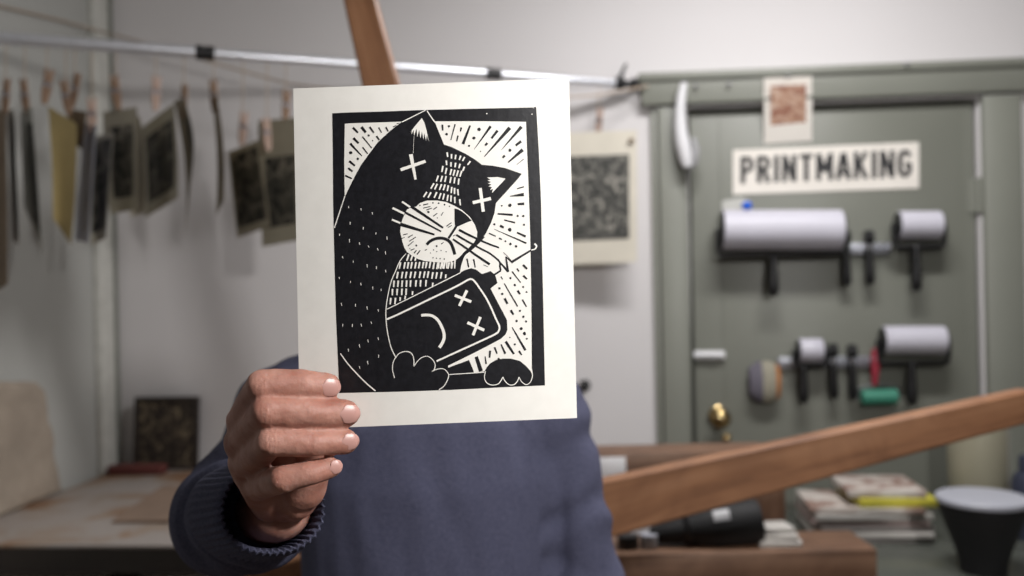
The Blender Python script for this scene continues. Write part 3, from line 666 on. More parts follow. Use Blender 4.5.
bmesh.ops.recalc_face_normals(cu, faces=cu.faces[:])
put('cuff', cu, MT['sweater'], swo)
hem = NB(); lathe(hem, H(0, 0, .69), (0, 0, 1), [(0, .150), (.002, .157), (.05, .160), (.055, .15)], 48)
for v in hem.verts: q = v.co-HB; x, y = q.dot(BX), q.dot(BY); v.co = H(x*1.08, y*.79, v.co.z)
put('hem', hem, MT['sweater'], swo)
tr = NB()
ellring(tr, [(.76,0,0,.14,.1),(.86,0,0,.15,.105),(.98,0,0,.14,.095)])
for s in (-1, 1): chain(tr, [(H(.078*s, 0, .82), .092), (H(.095*s, -.005, .48), .068), (H(.1*s, .01, .13), .058)])
put('trousers', remesh(tr, .01, 4), MT['trouser'], person)
for s in (-1, 1):
    sh = NB(); chain(sh, [(H(.1*s, .045, .045), .042), (H(.102*s, -.02, .05), .042), (H(.108*s, -.13, .036), .036), (H(.11*s, -.165, .032), .031)])
    sh = remesh(sh, .006, 3)
    for v in sh.verts: v.co.z = max(v.co.z, .001)
    put('shoe', sh, MT['leather'], person)

# ================================================================== TENSION ROD AND DRYING PRINTS
rA_ = P(0, 38, 2.22); rB_ = WY(628, 84, YB-.05)
rdir = (rB_-rA_).normalized()
rW = rA_ - rdir*((rA_.x-XL-.012)/rdir.x)     # left end meets the left wall
def rod_at(px):
    lo, hi = 0.0, 1.0
    for _ in range(40):
        mid = (lo+hi)/2; q = rW.lerp(rB_, mid)-C0; x = 512+FPX*q.dot(CR)/q.dot(FW)
        if x < px: lo = mid
        else: hi = mid
    return rW.lerp(rB_, lo)
rod = thing('tension_rod', 'long shiny metal rod stretched high from the left wall to the door casing', 'rod', rod_at(205))
c1_, c2_ = rod_at(205), rod_at(493)
bm = NB(); tube(bm, [rW+rdir*.02, c1_], .0155, 20); put('outer_tube', bm, MT['steel'], rod)
bm = NB(); tube(bm, [c1_, c2_], .0135, 20); put('middle_tube', bm, MT['steel'], rod)
bm = NB(); tube(bm, [c2_, rB_-rdir*.03], .0115, 20); put('inner_tube', bm, MT['steel'], rod)
for c_, r_ in ((c1_, .019), (c2_, .017)):
    bm = NB(); lathe(bm, c_-rdir*.024, rdir, [(0, r_*.85), (.003, r_), (.02, r_), (.022, r_*.9), (.026, r_*.9), (.028, r_), (.045, r_), (.048, r_*.85)], 20); put('joint_collar', bm, MT['black'], rod)
bm = NB(); lathe(bm, rW, rdir, [(0, .03), (.006, .03), (.012, .02), (.03, .018)], 20); put('end_foot', bm, MT['black'], rod)
bm = NB(); lathe(bm, rB_-rdir*.045, rdir, [(0, .013), (.004, .018), (.03, .018), (.034, .01), (.055, .01), (.058, .019), (.07, .019)], 20)
put('end_clamp', bm, MT['black'], rod)
bm = NB(); tube(bm, [rB_-rdir*.03+U0*.01, rB_-rdir*.02+U0*.03, rB_-rdir*.005+U0*.062], [.008, .006, .004], 10); put('clamp_lever', bm, MT['black'], rod)
cord = NB()
cp = [WX(-60,-6,XL+.006), WX(0,6,XL+.01), WX(60,20,XL+.012), WX(96,30,XL+.03), P(160,47,2.76), P(228,67,2.76), P(290,84,2.76), P(400,98,2.74), P(520,101,2.7), P(600,95,2.7), WY(648,86,YB-.052)]
tube(cord, cp, .0035, 8); tag(put('slack_cord', cord, MT['string']), 'thin beige cord drooping behind the metal rod', 'cord')

def sheet(corners, dL, dR, mat, curl=0.0, twist=0.0, picture=None, pm=None, name='hanging_print', label='', group=None, nlow=0.0, thick=.0008, cat='print'):
    """corners TL,TR,BR,BL in photo pixels, dL/dR the distance of the left and right edges"""
    TL, TR, BR, BL = corners; nu, nv = 14, 14
    sh_ = (rod_at((TL[0]+TR[0])/2)-C0).dot(FW) - (dL+dR)/2; dL += sh_; dR += sh_
    def pt(u, v, off=0.0):
        x = (TL[0]*(1-u)+TR[0]*u)*(1-v)+(BL[0]*(1-u)+BR[0]*u)*v; y = (TL[1]*(1-u)+TR[1]*u)*(1-v)+(BL[1]*(1-u)+BR[1]*u)*v
        d = dL*(1-u)+dR*u + curl*math.sin(PI*u)*(0.3+v) + twist*v*(u-.5)
        x += nlow*math.sin(PI*v)
        return P(x, y, d-off)
    def surf(u0, u1, v0, v1, off, th):
        bm = NB(); rows = [[[bm.verts.new(pt(u0+(u1-u0)*i/nu, v0+(v1-v0)*j/nv, off-th*s)) for i in range(nu+1)] for j in range(nv+1)] for s in (0, 1)]
        for j in range(nv):
            for i in range(nu):
                a, b2 = rows[0], rows[1]
                bm.faces.new((a[j][i], a[j+1][i], a[j+1][i+1], a[j][i+1])); bm.faces.new((b2[j][i], b2[j][i+1], b2[j+1][i+1], b2[j+1][i]))
        for i in range(nu):
            for j in (0, nv): bm.faces.new((rows[0][j][i], rows[0][j][i+1], rows[1][j][i+1], rows[1][j][i]))
        for j in range(nv):
            for i in (0, nu): bm.faces.new((rows[0][j][i], rows[1][j][i], rows[1][j+1][i], rows[0][j+1][i]))
        bmesh.ops.recalc_face_normals(bm, faces=bm.faces[:]); return bm
    o = put(name, surf(0, 1, 0, 1, 0, thick), mat); tag(o, label, cat, group)
    if picture: put('printed_picture', surf(picture[0], picture[1], picture[2], picture[3], .0012, .0006), pm, o)
    return o
G1 = 'prints hung to dry on the rod'
sheet([(-9,106),(6,113),(8,284),(-4,292)], 2.28, 2.12, MT['brownpaper'], .01, label='brown edged print hanging at the far left end of the rod', group=G1)
sheet([(7,112),(14,108),(19,245),(13,240)], 2.42, 2.25, MT['greywhite'], .01, picture=(.55,.95,.05,.95), pm=MT['artdark'], label='white sheet seen edge-on, second from the left end of the rod', group=G1)
sheet([(20,112),(32,106),(43,254),(24,206)], 2.42, 2.22, MT['greywhite'], .02, picture=(.5,.93,.12,.9), pm=MT['artgrey'], label='white sheet with a dark slanting lower edge, left of the yellow sheet', group=G1)
sheet([(48,106),(77,124),(71,245),(53,218)], 2.36, 2.28, MT['yellow'], .03, nlow=1.5, label='mustard yellow sheet hanging from the rod', group=G1)
sheet([(84,122),(97,126),(89,243),(75,240)], 2.44, 2.3, MT['bluewhite'], .02, label='bluish white sheet hanging right beside the yellow one', group=G1)
sheet([(66,108),(87,112),(82,150),(72,142)], 2.38, 2.3, MT['brownpaper'], .03, label='small grey brown sheet curled over between yellow and bluish sheets', group=G1)
sheet([(92,137),(114,132),(106,238),(91,245)], 2.5, 2.4, MT['sage'], .03, picture=(.06,.9,.05,.9), pm=MT['artdark'], label='narrow dark print right of the bluish white sheet', group=G1)
sheet([(103,112),(137,107),(137,210),(110,214)], 2.56, 2.46, MT['sage'], .02, nlow=-1.5, picture=(.2,.92,.16,.86), pm=MT['artdark'], label='sage bordered dark print hanging beside the corner of the room', group=G1)
sheet([(136,113),(141,120),(147,213),(130,217)], 2.62, 2.5, MT['cream'], .03, nlow=1.5, label='curled narrow cream sheet between two sage bordered prints', group=G1)
sheet([(141,128),(174,103),(178,198),(145,218)], 2.62, 2.38, MT['sage'], .02, nlow=1.5, picture=(.1,.9,.14,.86), pm=MT['artdark'], label='sage bordered dark print with a steeply slanting top edge', group=G1)
sheet([(174,101),(184,98),(191,178),(185,238)], 2.5, 2.3, MT['olive'], .03, nlow=6, picture=(.6,.95,.2,.85), pm=MT['artdark'], label='curved olive sheet seen edge-on, tapering to a point', group=G1)
sheet([(212,98),(217,95),(224,200),(216,216)], 2.52, 2.34, MT['olive'], .02, nlow=3, label='lone olive sheet seen edge-on with empty wall on both sides', group=G1)
sheet([(228,152),(258,140),(271,226),(237,238)], 2.6, 2.52, MT['sage'], .02, picture=(.06,.93,.06,.9), pm=MT['artdark'], label='small dark print hanging low on a long string', group=G1)
sheet([(258,121),(300,117),(300,240),(262,247)], 2.66, 2.56, MT['sage'], .01, picture=(.14,.9,.3,.86), pm=MT['artdark'], label='sage bordered print hanging just left of the held sheet', group=G1)
sheet([(540,134),(637,130),(637,262),(540,266)], 2.72, 2.68, MT['cream'], .006, picture=(.1,.92,.18,.82), pm=MT['artgrey'], label='large cream bordered grey print hanging beside the green door', group=None)

# clothes pins, each on its string
def pinbuild(root, s=1.0, mat='pin'):
    for q in (-1, 1):
        bm = NB()
        pr = [(-.004, .0, -.036), (.004, .0, -.036)]
        tube(bm, [(q*.0022, 0, -.038), (q*.004, 0, -.02), (q*.0062, 0, 0), (q*.0045, 0, .018), (q*.0085, 0, .036)], [.003, .0045, .0042, .004, .003], 8, flat=1.5)
        o = bpy.data.objects.new('jaw', mesh_from(bm, 'jaw')); COL.objects.link(o); o.data.materials.append(MT[mat]); o.parent = root
    bm = NB(); tube(bm, [(-.011, 0, .001), (.011, 0, .001)], .0042, 10); tube(bm, [(-.010, -.006, .006), (.010, -.006, .006)], .0014, 6)
    o = bpy.data.objects.new('spring', mesh_from(bm, 'spring')); COL.objects.link(o); o.data.materials.append(MT['railsteel']); o.parent = root
def dup(root):
    r = root.copy(); COL.objects.link(r)
    for ch in root.children:
        c_ = ch.copy(); COL.objects.link(c_); c_.parent = r
    return r
pins = [(6,96,.1,'at the far left end of the row','pin'),(25,96,-.1,'over the white sheet left of the yellow one','pin'),
 (47,86,.15,'over the left corner of the yellow sheet','pin'),(66,97,-.15,'left of the close pair by the yellow sheet','pin'),
 (75,90,.25,'right of the close pair by the yellow sheet','pin'),(92,115,0,'over the bluish white sheet','pin2'),
 (116,92,-.1,'over the print at the room corner','pin'),(156,93,.05,'over the steeply slanting print','pin2'),
 (184,101,.1,'over the curved olive sheet','pin'),(214,96,-.05,'over the lone olive sheet','pin'),
 (243,128,.1,'low over the small dark print','pin2'),(267,134,-.05,'lowest of the row','pin2'),
 (286,106,.05,'just left of the held sheet','pin'),(599,122,.12,'over the large grey print by the door','pin2')]
protos = {}
for px, py, tlt, lab, mk in pins:
    where = lab; lab = ('brown' if mk == 'pin' else 'pale pinkish') + ' clothespin ' + lab; ra = rod_at(px); dd = (ra-C0).dot(FW); base = P(px, py, dd-.01)
    if mk not in protos:
        root = thing('clothespin', lab, 'clothespin', base, 'clothespins on strings'); pinbuild(root, 1, mk); protos[mk] = root
    else: root = dup(protos[mk]); root.location = base; root['label'] = lab
    root.rotation_euler = (0, tlt, random.uniform(-.5, .5)); root.scale = (0.95, 0.95, 1.2)
    top = base + U0*.04
    st = NB(); tube(st, [top-ra+ra*0, (ra-U0*.014)-ra], .0016, 6)
    for v in st.verts: v.co = v.co+ra
    if (ra-top).length > .03: tag(put('hanging_string', st, MT['string']), 'thin string of the clothespin ' + where, 'string')

# ================================================================== DOOR SIGN, CARD, ROLLERS
YS = YD-.006
def onY(x, y, Y=YS): return WY(x, y, Y)
sg = thing('sign', 'white sign with black capital lettering on the green door', 'sign', onY(826, 192))
cor = [onY(733, 150), onY(919, 142), onY(919, 188), onY(733, 194.5)]
bm = NB(); prism(bm, cor, Vector((0, .004, 0))); put('sign_board', bm, MT['card'], sg, smooth=False)
q00, q10, q11, q01 = onY(741,183.5,YS-.0015), onY(911.5,177,YS-.0015), onY(911.5,149.5,YS-.0015), onY(741,157,YS-.0015)
# letter strokes on a grid 0..w wide and 0..1 high (polylines of the stroke middles)
ARC = lambda cx, cy, rx, ry, a0, a1, n=9: [(cx+rx*math.cos(math.radians(a0+(a1-a0)*i/(n-1))), cy+ry*math.sin(math.radians(a0+(a1-a0)*i/(n-1)))) for i in range(n)]
GL = {'P': (.52, [[(.08,0),(.08,1)], [(.02,.93),(.25,.93)]+ARC(.25,.70,.19,.23,90,-90)+[(.08,.47)]]),
 'R': (.54, [[(.08,0),(.08,1)], [(.02,.93),(.25,.93)]+ARC(.25,.72,.19,.21,90,-90)+[(.08,.51)], [(.27,.5),(.46,0)]]),
 'I': (.18, [[(.09,0),(.09,1)]]),
 'N': (.56, [[(.08,0),(.08,1)], [(.09,.97),(.47,.03)], [(.48,0),(.48,1)]]),
 'T': (.52, [[(0,.93),(.52,.93)], [(.26,0),(.26,1)]]),
 'M': (.66, [[(.08,0),(.08,1)], [(.09,.96),(.33,.30)], [(.33,.30),(.57,.96)], [(.58,0),(.58,1)]]),
 'A': (.56, [[(.05,0),(.26,.98)], [(.51,0),(.30,.98)], [(.14,.27),(.42,.27)]]),
 'K': (.56, [[(.08,0),(.08,1)], [(.48,1),(.11,.42)], [(.20,.58),(.49,0)]]),
 'G': (.54, [ARC(.27,.66,.19,.27,20,180)+ARC(.27,.34,.19,.27,180,360)+[(.46,.46)], [(.27,.46),(.52,.46)]])}
text = 'PRINTMAKING'; gap = .16; tot = sum(GL[c][0] for c in text)+gap*(len(text)-1); xo = 0.0
for c in text:
    lw_, strokes = GL[c]; bm = NB()
    for k_, st in enumerate(strokes):
        n_ = len(st)
        L_, R_ = [], []
        for i, (x, y) in enumerate(st):
            d = Vector(st[min(i+1, n_-1)])-Vector(st[max(i-1, 0)]); d.normalize(); nn = Vector((-d.y*.102, d.x*.08))
            L_.append((x+nn.x, y+nn.y)); R_.append((x-nn.x, y-nn.y))
        def mp_(p, k2):
            u, t = (xo+p[0])/tot, min(1.02, max(-.02, p[1])); q = (q00*(1-u)+q10*u)*(1-t)+(q01*(1-u)+q11*u)*t
            return bm.verts.new(q+Vector((0, -.0006*k2, 0)))
        for k2 in (k_*.2,):
            va = [mp_(p, k2) for p in L_]; vb = [mp_(p, k2) for p in R_]
            for i in range(n_-1): bm.faces.new((va[i], va[i+1], vb[i+1], vb[i]))
    put('letter', bm, MT['ink'], sg, smooth=False); xo += lw_+gap
cd_ = thing('print_card', 'small cream card with a reddish brown print above the sign', 'card', onY(788, 143, YS-.01))
bm = NB(); prism(bm, [onY(764,78,YB-.06), onY(812,76,YB-.06), onY(812,141,YS), onY(764,144,YS)], Vector((0, .0015, 0))); put('card_sheet', bm, MT['card'], cd_, smooth=False)
bm = NB()
prism(bm, [onY(770.5,86,YB-.062), onY(806,84.5,YB-.062), onY(806,134,YS-.004), onY(770.5,136.5,YS-.004)], Vector((0, .001, 0))); put('printed_picture', bm, MT['artred'], cd_, smooth=False)
def nailhead(x, y, Y, lab, m='steeldark', r=.006, nm='nail', cat='nail'):
    p = WY(x, y, Y); bm = NB(); lathe(bm, p+Vector((0, .012, 0)), (0, -1, 0), [(0, .002), (.01, .002), (.011, r), (.014, r), (.016, r*.5)], 14)
    tag(put(nm, bm, MT[m]), lab, cat)
nailhead(788, 76, YB-.063, 'small dark nail holding the top of the reddish card'); nailhead(696, 86, YB-.056, 'dark nail head in the door casing just right of the white handle'); nailhead(729, 84, YB-.056, 'dark nail head on the door casing left of the reddish card')
nailhead(907, 64, YB-.062, 'dark nail on top of the door casing at the right')
p = P(631, 141, (rod_at(588.5)-C0).dot(FW)-.021); bm = NB(); lathe(bm, p, -FW, [(0, .006), (.004, .009), (.008, .006), (.009, .001)], 14); tag(put('thumbtack', bm, MT['brownpaper']), 'brown thumbtack in the corner of the large cream bordered print', 'thumbtack')

def roller(x0, y0, x1, y1, hx, hy0, hy1, label, name='ink_roller', arm='left', rmat='rubberwhite', hmat='black', stand=.055):
    """brayer hung roller up: drum from (x0,y0)-(x1,y1) px, handle from hy0 to hy1 at hx"""
    Y = YD-(abs(y1-y0)/2*.00312+.018)
    a, c = WY(x0, (y0+y1)/2, Y), WY(x1, (y0+y1)/2, Y); r = (WY(x0, y0, Y).z-WY(x0, y1, Y).z)/2
    th = thing(name, label, 'ink roller', WY(hx, hy1, Y), 'ink rollers on the door')
    d = (c-a).normalized(); L = (c-a).length
    bm = NB(); lathe(bm, a, d, [(0, r*.93), (.003, r), (L-.003, r), (L, r*.93)], 40); put('roller_drum', bm, MT[rmat], th)
    for s_, e in ((-1, a), (1, c)):
        bm = NB(); lathe(bm, e, d*s_, [(0, r*.9), (.004, r*.88), (.007, r*.5), (.008, .006), (.016, .006)], 20)
        put('axle_end', bm, MT['black'], th)
    hb = WY(hx, hy0, Y+.0); zz = hb.z+.004
    bm = NB(); f0 = a-d*.013; f1 = c+d*.013
    pl = [f0, f0+Vector((0, .0, -r*.8)), Vector((f0.x+.004, f0.y, zz)), Vector((hb.x, hb.y, zz)), Vector((f1.x-.004, f1.y, zz)), f1+Vector((0, 0, -r*.8)), f1]
    for i in range(len(pl)-1): tube(bm, [pl[i], pl[i+1]], .008, 10)
    put('roller_fork', bm, MT['black'], th)
    he = WY(hx, hy1, Y); Lh = (hb-he).length
    bm = NB(); lathe(bm, hb+U0*.012, (he-hb), [(0, .008), (.008, .011), (.02, .012), (Lh*.35, .0115), (Lh*.6, .0145), (Lh*.85, .0165), (Lh+.004, .015), (Lh+.012, .009)], 24)
    put('handle', bm, MT[hmat], th)
    return th
def roller_side(x, y0, y1, label, w=9, hmat='black'):
    """brayer seen from its narrow end: side fork, drum disc and handle"""
    Y = YD-.045; t_ = WY(x, y0, Y); e = WY(x, y1, Y); L = t_.z-e.z; mid = e.z+L*.62
    th = thing('ink_roller', label, 'ink roller', e, 'ink rollers on the door')
    bm = NB(); lathe(bm, (t_.x-.012, Y, t_.z-.025), (1, 0, 0), [(0, .018), (.002, .0215), (.022, .0215), (.024, .018)], 24); put('roller_drum', bm, MT['blackmatte'], th)
    bm = NB(); box(bm, (t_.x, Y, (t_.z-.03+mid)/2), (.012, .008, t_.z-.03-mid), bev=.002); tube(bm, [(t_.x-.014, Y, t_.z-.025), (t_.x+.014, Y, t_.z-.025)], .005, 10); put('roller_fork', bm, MT['steeldark'], th)
    bm = NB(); lathe(bm, (t_.x, Y, mid+.01), (0, 0, -1), [(0, .008), (.01, .012), (.03, .0115), (L*.4, .014), (L*.56, .0145), (L*.62, .009)], 20); put('handle', bm, MT[hmat], th)
def rail(x0, x1, y, label):
    Y = YD-.014; a, c = WY(x0, y, Y), WY(x1, y, Y)
    th = thing('tool_rail', label, 'rail', (a+c)/2)
    bm = NB(); box(bm, ((a.x+c.x)/2, Y, (a.z+c.z)/2), (c.x-a.x, .014, .034), bev=.003); put('rail_bar', bm, MT['railsteel'], th)
    for i in range(5):
        x = a.x+(c.x-a.x)*(i+.5)/5; bm = NB(); tube(bm, [(x, Y-.006, a.z+.004), (x, Y-.04, a.z-.002), (x, Y-.042, a.z+.012)], .0035, 8); put('hook', bm, MT['steel'], th)
rail(850, 890, 248.5, 'steel tool rail under the sign, holding the upper rollers')
rail(778, 880, 362, 'steel tool rail holding the lower row of rollers')
roller(722, 210, 841, 250, 773.5, 256, 296, 'largest ink roller, long white drum directly under the sign')
roller(898, 211, 940, 239, 916.5, 248, 291, 'small white ink roller at the right end of the upper row')
roller_side(845.5, 229, 289, 'black narrow ink roller nearest the long white one'); roller_side(869, 229, 288, 'black narrow ink roller beside the small white one, upper row')
roller(883, 326, 944, 354, 912, 364, 405, 'wide white ink roller at the right end of the lower row')
roller(799, 338.5, 822, 362, 803.5, 367, 403, 'smallest white ink roller at the left of the lower row', stand=.045)
roller_side(833, 342, 402, 'black narrow ink roller beside the smallest white one, lower row'); roller_side(852, 343, 403, 'black narrow ink roller left of the red handled one')
# red handled roller with a green drum, hung drum down
Y = YD-.045; a = WY(861, 397.5, Y); c = WY(897, 396.5, Y)
th = thing('ink_roller', 'green ink roller with a red handle, drum hanging downwards', 'ink roller', a.lerp(c, .5)-U0*.03, 'ink rollers on the door')
bm = NB(); d = (c-a).normalized(); L = (c-a).length; lathe(bm, a, d, [(0, .018), (.003, .0235), (L-.003, .0235), (L, .018)], 28); put('roller_drum', bm, MT['green'], th)
hb, ht = WY(874.5, 386, Y), WY(876.5, 348, Y)
bm = NB(); tube(bm, [c+d*.008, c+d*.008+U0*.028, hb+U0*.004], .004, 8); tube(bm, [a-d*.008, a-d*.008+U0*.028, hb+U0*.004], .004, 8); put('roller_fork', bm, MT['steeldark'], th)
bm = NB(); Lh = (ht-hb).length; lathe(bm, hb, ht-hb, [(0, .006), (.01, .01), (.03, .0105), (Lh*.6, .0155), (Lh*.9, .0145), (Lh, .008)], 20); put('handle', bm, MT['red'], th)
# oval scrubbing brush, bristles to the left
Y = YD-.035; q = WY(765, 382, Y)
th = thing('hand_brush', 'round hand brush with orange back and grey bristles, left of the lower rollers', 'brush', q-U0*.065)
for nm, mt, xa, xb, ra, rb in (('brush_back', 'orange', .030, .044, .058, .05), ('bristles', 'bristle', -.01, .030, .066, .062), ('bristle_tips', 'purplegrey', -.048, -.01, .05, .066)):
    bm = NB(); lathe(bm, q+Vector((xa, 0, 0)), (1, 0, 0), [(0, ra*.9), ((xb-xa)*.2, ra), ((xb-xa)*.8, rb), (xb-xa, rb*.93)], 30)
    for v in bm.verts: v.co.y = Y+(v.co.y-Y)*.45
    put(nm, bm, MT[mt], th)
# blue magnet and white tag above the long roller
q1 = [WY(722,201,YD-.01), WY(741,197.5,YD-.01), WY(750,201,YD-.01), WY(750,214,YD-.01), WY(722,216,YD-.01)]
tg = NB(); prism(tg, q1, Vector((0, .001, 0))); tag(put('paper_tag', tg, MT['greywhite'], smooth=False), 'small white paper tag pinned behind the top left of the longest roller', 'tag')
Yr_ = YD-(20*.00312+.018); p = WY(747, 208.5, Yr_-.01); bm = NB(); lathe(bm, p-U0*.004, (0, 0, 1), [(0, .006), (.003, .012), (.009, .0155), (.016, .0155), (.022, .012), (.026, .004)], 20)
tag(put('magnet_button', bm, MT['blue']), 'bright blue round button on top of the longest white roller', 'button')
# white curved tool hanging at the left of the door casing
pY = YB-.075
th = thing('long_handled_tool', 'white curved plastic handled tool hanging from the left corner of the door casing', 'tool', WY(688, 172, pY))
pts = [WY(x, y, pY) for x, y in ((684,83),(681.5,95),(680,110),(680,125),(682,140),(685,155),(687,167))]
bm = NB(); tube(bm, pts, [.010, .014, .0155, .018, .022, .022, .014], 18); put('handle', bm, MT['whiteplastic'], th)
pts = [WY(x, y, pY+.008) for x, y in ((693,138),(696,150),(694,164),(689,173))]
bm = NB(); tube(bm, pts, [.009, .013, .012, .008], 14); put('trigger', bm, MT['greyplastic'], th)
bm = NB(); tube(bm, [WY(684,83,pY), WY(685,80,pY+.02), WY(686,80,YB-.045)], .003, 8); put('hook', bm, MT['steeldark'], th)
cdn = NB(); tube(cdn, [WY(689.5, 172, pY), WY(691, 200, YB-.04), WY(691.3, 260, YB-.04), WY(692.3, 340, YB-.04), WY(694, 450, YB-.04), WY(696, 560, YB-.04)], .004, 8)
put('cord', cdn, MT['gap'], th)
bm = NB(); p = WY(585, 385, YB-.001); lathe(bm, p, (0, -1, 0), [(0, .018), (.004, .018), (.006, .006), (.04, .006), (.042, .014), (.055, .014), (.058, .006)], 16)
tag(put('coat_peg', bm, MT['black']), 'black peg on the white wall beside the person', 'peg')

# ================================================================== PRESS: STAR WHEEL AND FRAME
DW = 1.52
hub = P(491, 535, DW)
wheel = thing('press_star_wheel', 'large wooden star wheel of a printing press with long plain spokes', 'wheel', hub)
ang = math.atan(.2438)
for i in range(4):
    a = ang + i*PI/2
    x_ = (CR*math.cos(a)+CU*math.sin(a)).normalized(); z_ = FW.cross(x_).normalized()*-1; y_ = z_.cross(x_).normalized()
    Mx = Matrix((x_, y_, z_)).transposed().to_4x4(); Mx.translation = hub
    bm = NB(); st = [(.05, .050), (.2, .0475), (.35, .043), (.55, .037), (.75, .031), (.93, .027), (.945, .022)]
    rings = []
    for t, hw in st:
        hy = .018 if t < .94 else .012
        b3 = .004
        pr = [(-hw+b3, -hy), (hw-b3, -hy), (hw, -hy+b3), (hw, hy-b3), (hw-b3, hy), (-hw+b3, hy), (-hw, hy-b3), (-hw, -hy+b3)]
        rings.append([bm.verts.new((t, yy, zz)) for zz, yy in pr])
    for j in range(len(rings)-1):
        for k_ in range(8): bm.faces.new((rings[j][k_], rings[j][(k_+1) % 8], rings[j+1][(k_+1) % 8], rings[j+1][k_]))
    bm.faces.new(rings[0][::-1]); bm.faces.new(rings[-1]); bmesh.ops.recalc_face_normals(bm, faces=bm.faces[:])
    put('spoke', bm, MT['wood'], wheel, Mx, auto=35)
bm = NB(); lathe(bm, hub-FW*.045, FW, [(0, .06), (.01, .085), (.02, .09), (.07, .09), (.08, .085), (.09, .05)], 40); put('hub', bm, MT['steeldark'], wheel)
bm = NB(); lathe(bm, hub+FW*.04, FW, [(0, .024), (.33, .024)], 24); put('axle', bm, MT['steeldark'], wheel)
# frame behind the wheel
DFm = 1.97
Rx = R0; Fy = FW
def FM(px, py, d=DFm): return P(px, py, d)
def obox(px0, px1, py0, py1, d0, d1, nm, mat, parent, z0=None):
    a = P(px0, (py0+py1)/2, d0); c = P(px1, (py0+py1)/2, d0); zt = P((px0+px1)/2, py0, d0).z; zb = P((px0+px1)/2, py1, d0).z if z0 is None else z0
    L = (c-a).dot(R0); mid = (a+c)/2; mid.z = (zt+zb)/2; mid = mid + FW*((d1-d0)/2)
    Mx = Matrix((R0, FW, U0)).transposed().to_4x4(); Mx.translation = mid
    bm = NB(); box(bm, (0, 0, 0), (L, d1-d0, zt-zb), bev=.004); return put(nm, bm, mat, parent, Mx)
fr = thing('timber_press', 'brown timber press frame behind the person and the star wheel', 'press', Vector((P(620,500,2.0).x, P(620,500,2.0).y, 0)))
obox(432, 772, 453, 490, 2.0, 2.10, 'top_rail', MT['wood2'], fr)
obox(752, 786, 480, 560, 2.0, 2.10, 'post', MT['woodz'], fr, z0=0.0)
obox(432, 470, 480, 560, 2.0, 2.10, 'post', MT['woodz'], fr, z0=0.0)
bed = obox(420, 878, 554, 600, 1.84, 1.99, 'bed', MT['wood2'], fr)
ZBED = P(650, 554, 1.84).z
ZRAIL = P((432+772)/2, 453, 2.0).z
# white sheet and dark strip on the rail
s0 = P(600, 470, 2.03)
Mr = Matrix((R0, FW, U0)).transposed().to_4x4(); Mr.translation = Vector((s0.x, s0.y, ZRAIL))
a = P(606, 467.5, 1.9975); Mr2 = Matrix((R0, FW, U0)).transposed().to_4x4(); Mr2.translation = Vector((a.x, a.y, a.z))
bm = NB(); box(bm, (0, 0, 0), (.088, .003, .045), bev=.0005)
tag(put('folded_paper', bm, MT['whiteplastic'], None, Mr2), 'white folded paper stuck on the timber rail next to the person', 'paper')
def lathe_thing(name, label, cat, o, axis, prof, mat, n=32, parent=None):
    bm = NB(); lathe(bm, o, axis, prof, n); ob = put(name, bm, MT[mat], parent); 
    if not parent: tag(ob, label, cat)
    return ob
# black tapered canister lying on the bed
ca, cb = P(650, 534, 1.90), P(759, 522, 1.90)
dv = cb-ca; Lc = dv.length
low = min(cb.z-.046, 9); shift = ZBED+.001-(cb.z-.047); ca.z += shift-.0; cb.z += shift
ca.z = ZBED+.022
can = thing('canister', 'black tapered canister lying on its side under the wooden spoke', 'canister', Vector(((ca.x+cb.x)/2, (ca.y+cb.y)/2, ZBED)))
dv = cb-ca; Lc = dv.length
bm = NB(); lathe(bm, ca, dv, [(0, .012), (.006, .018), (Lc*.3, .026), (Lc*.45, .037), (Lc*.6, .0445), (Lc*.95, .0475), (Lc, .044)], 36); put('canister_body', bm, MT['blackmatte'], can)
bm = NB(); lathe(bm, ca+dv*.30, dv, [(0, .027), (.004, .031), (.012, .034), (.014, .03)], 36); put('ring', bm, MT['black'], can)
bm = NB(); q = ca+dv*.62; a2 = -FW; u2 = dv.normalized().cross(a2).normalized()*1
rows = []
for i in range(9):
    an = math.radians(28+i*4); dr_ = (-FW*math.cos(an)+U0*math.sin(an))
    rows.append([bm.verts.new(q+dv.normalized()*t+dr_*(.0462+t*.02)) for t in (-.016, .018)])
for i in range(8): bm.faces.new((rows[i][0], rows[i][1], rows[i+1][1], rows[i+1][0]))
put('paper_label', bm, MT['greyplastic'], can)
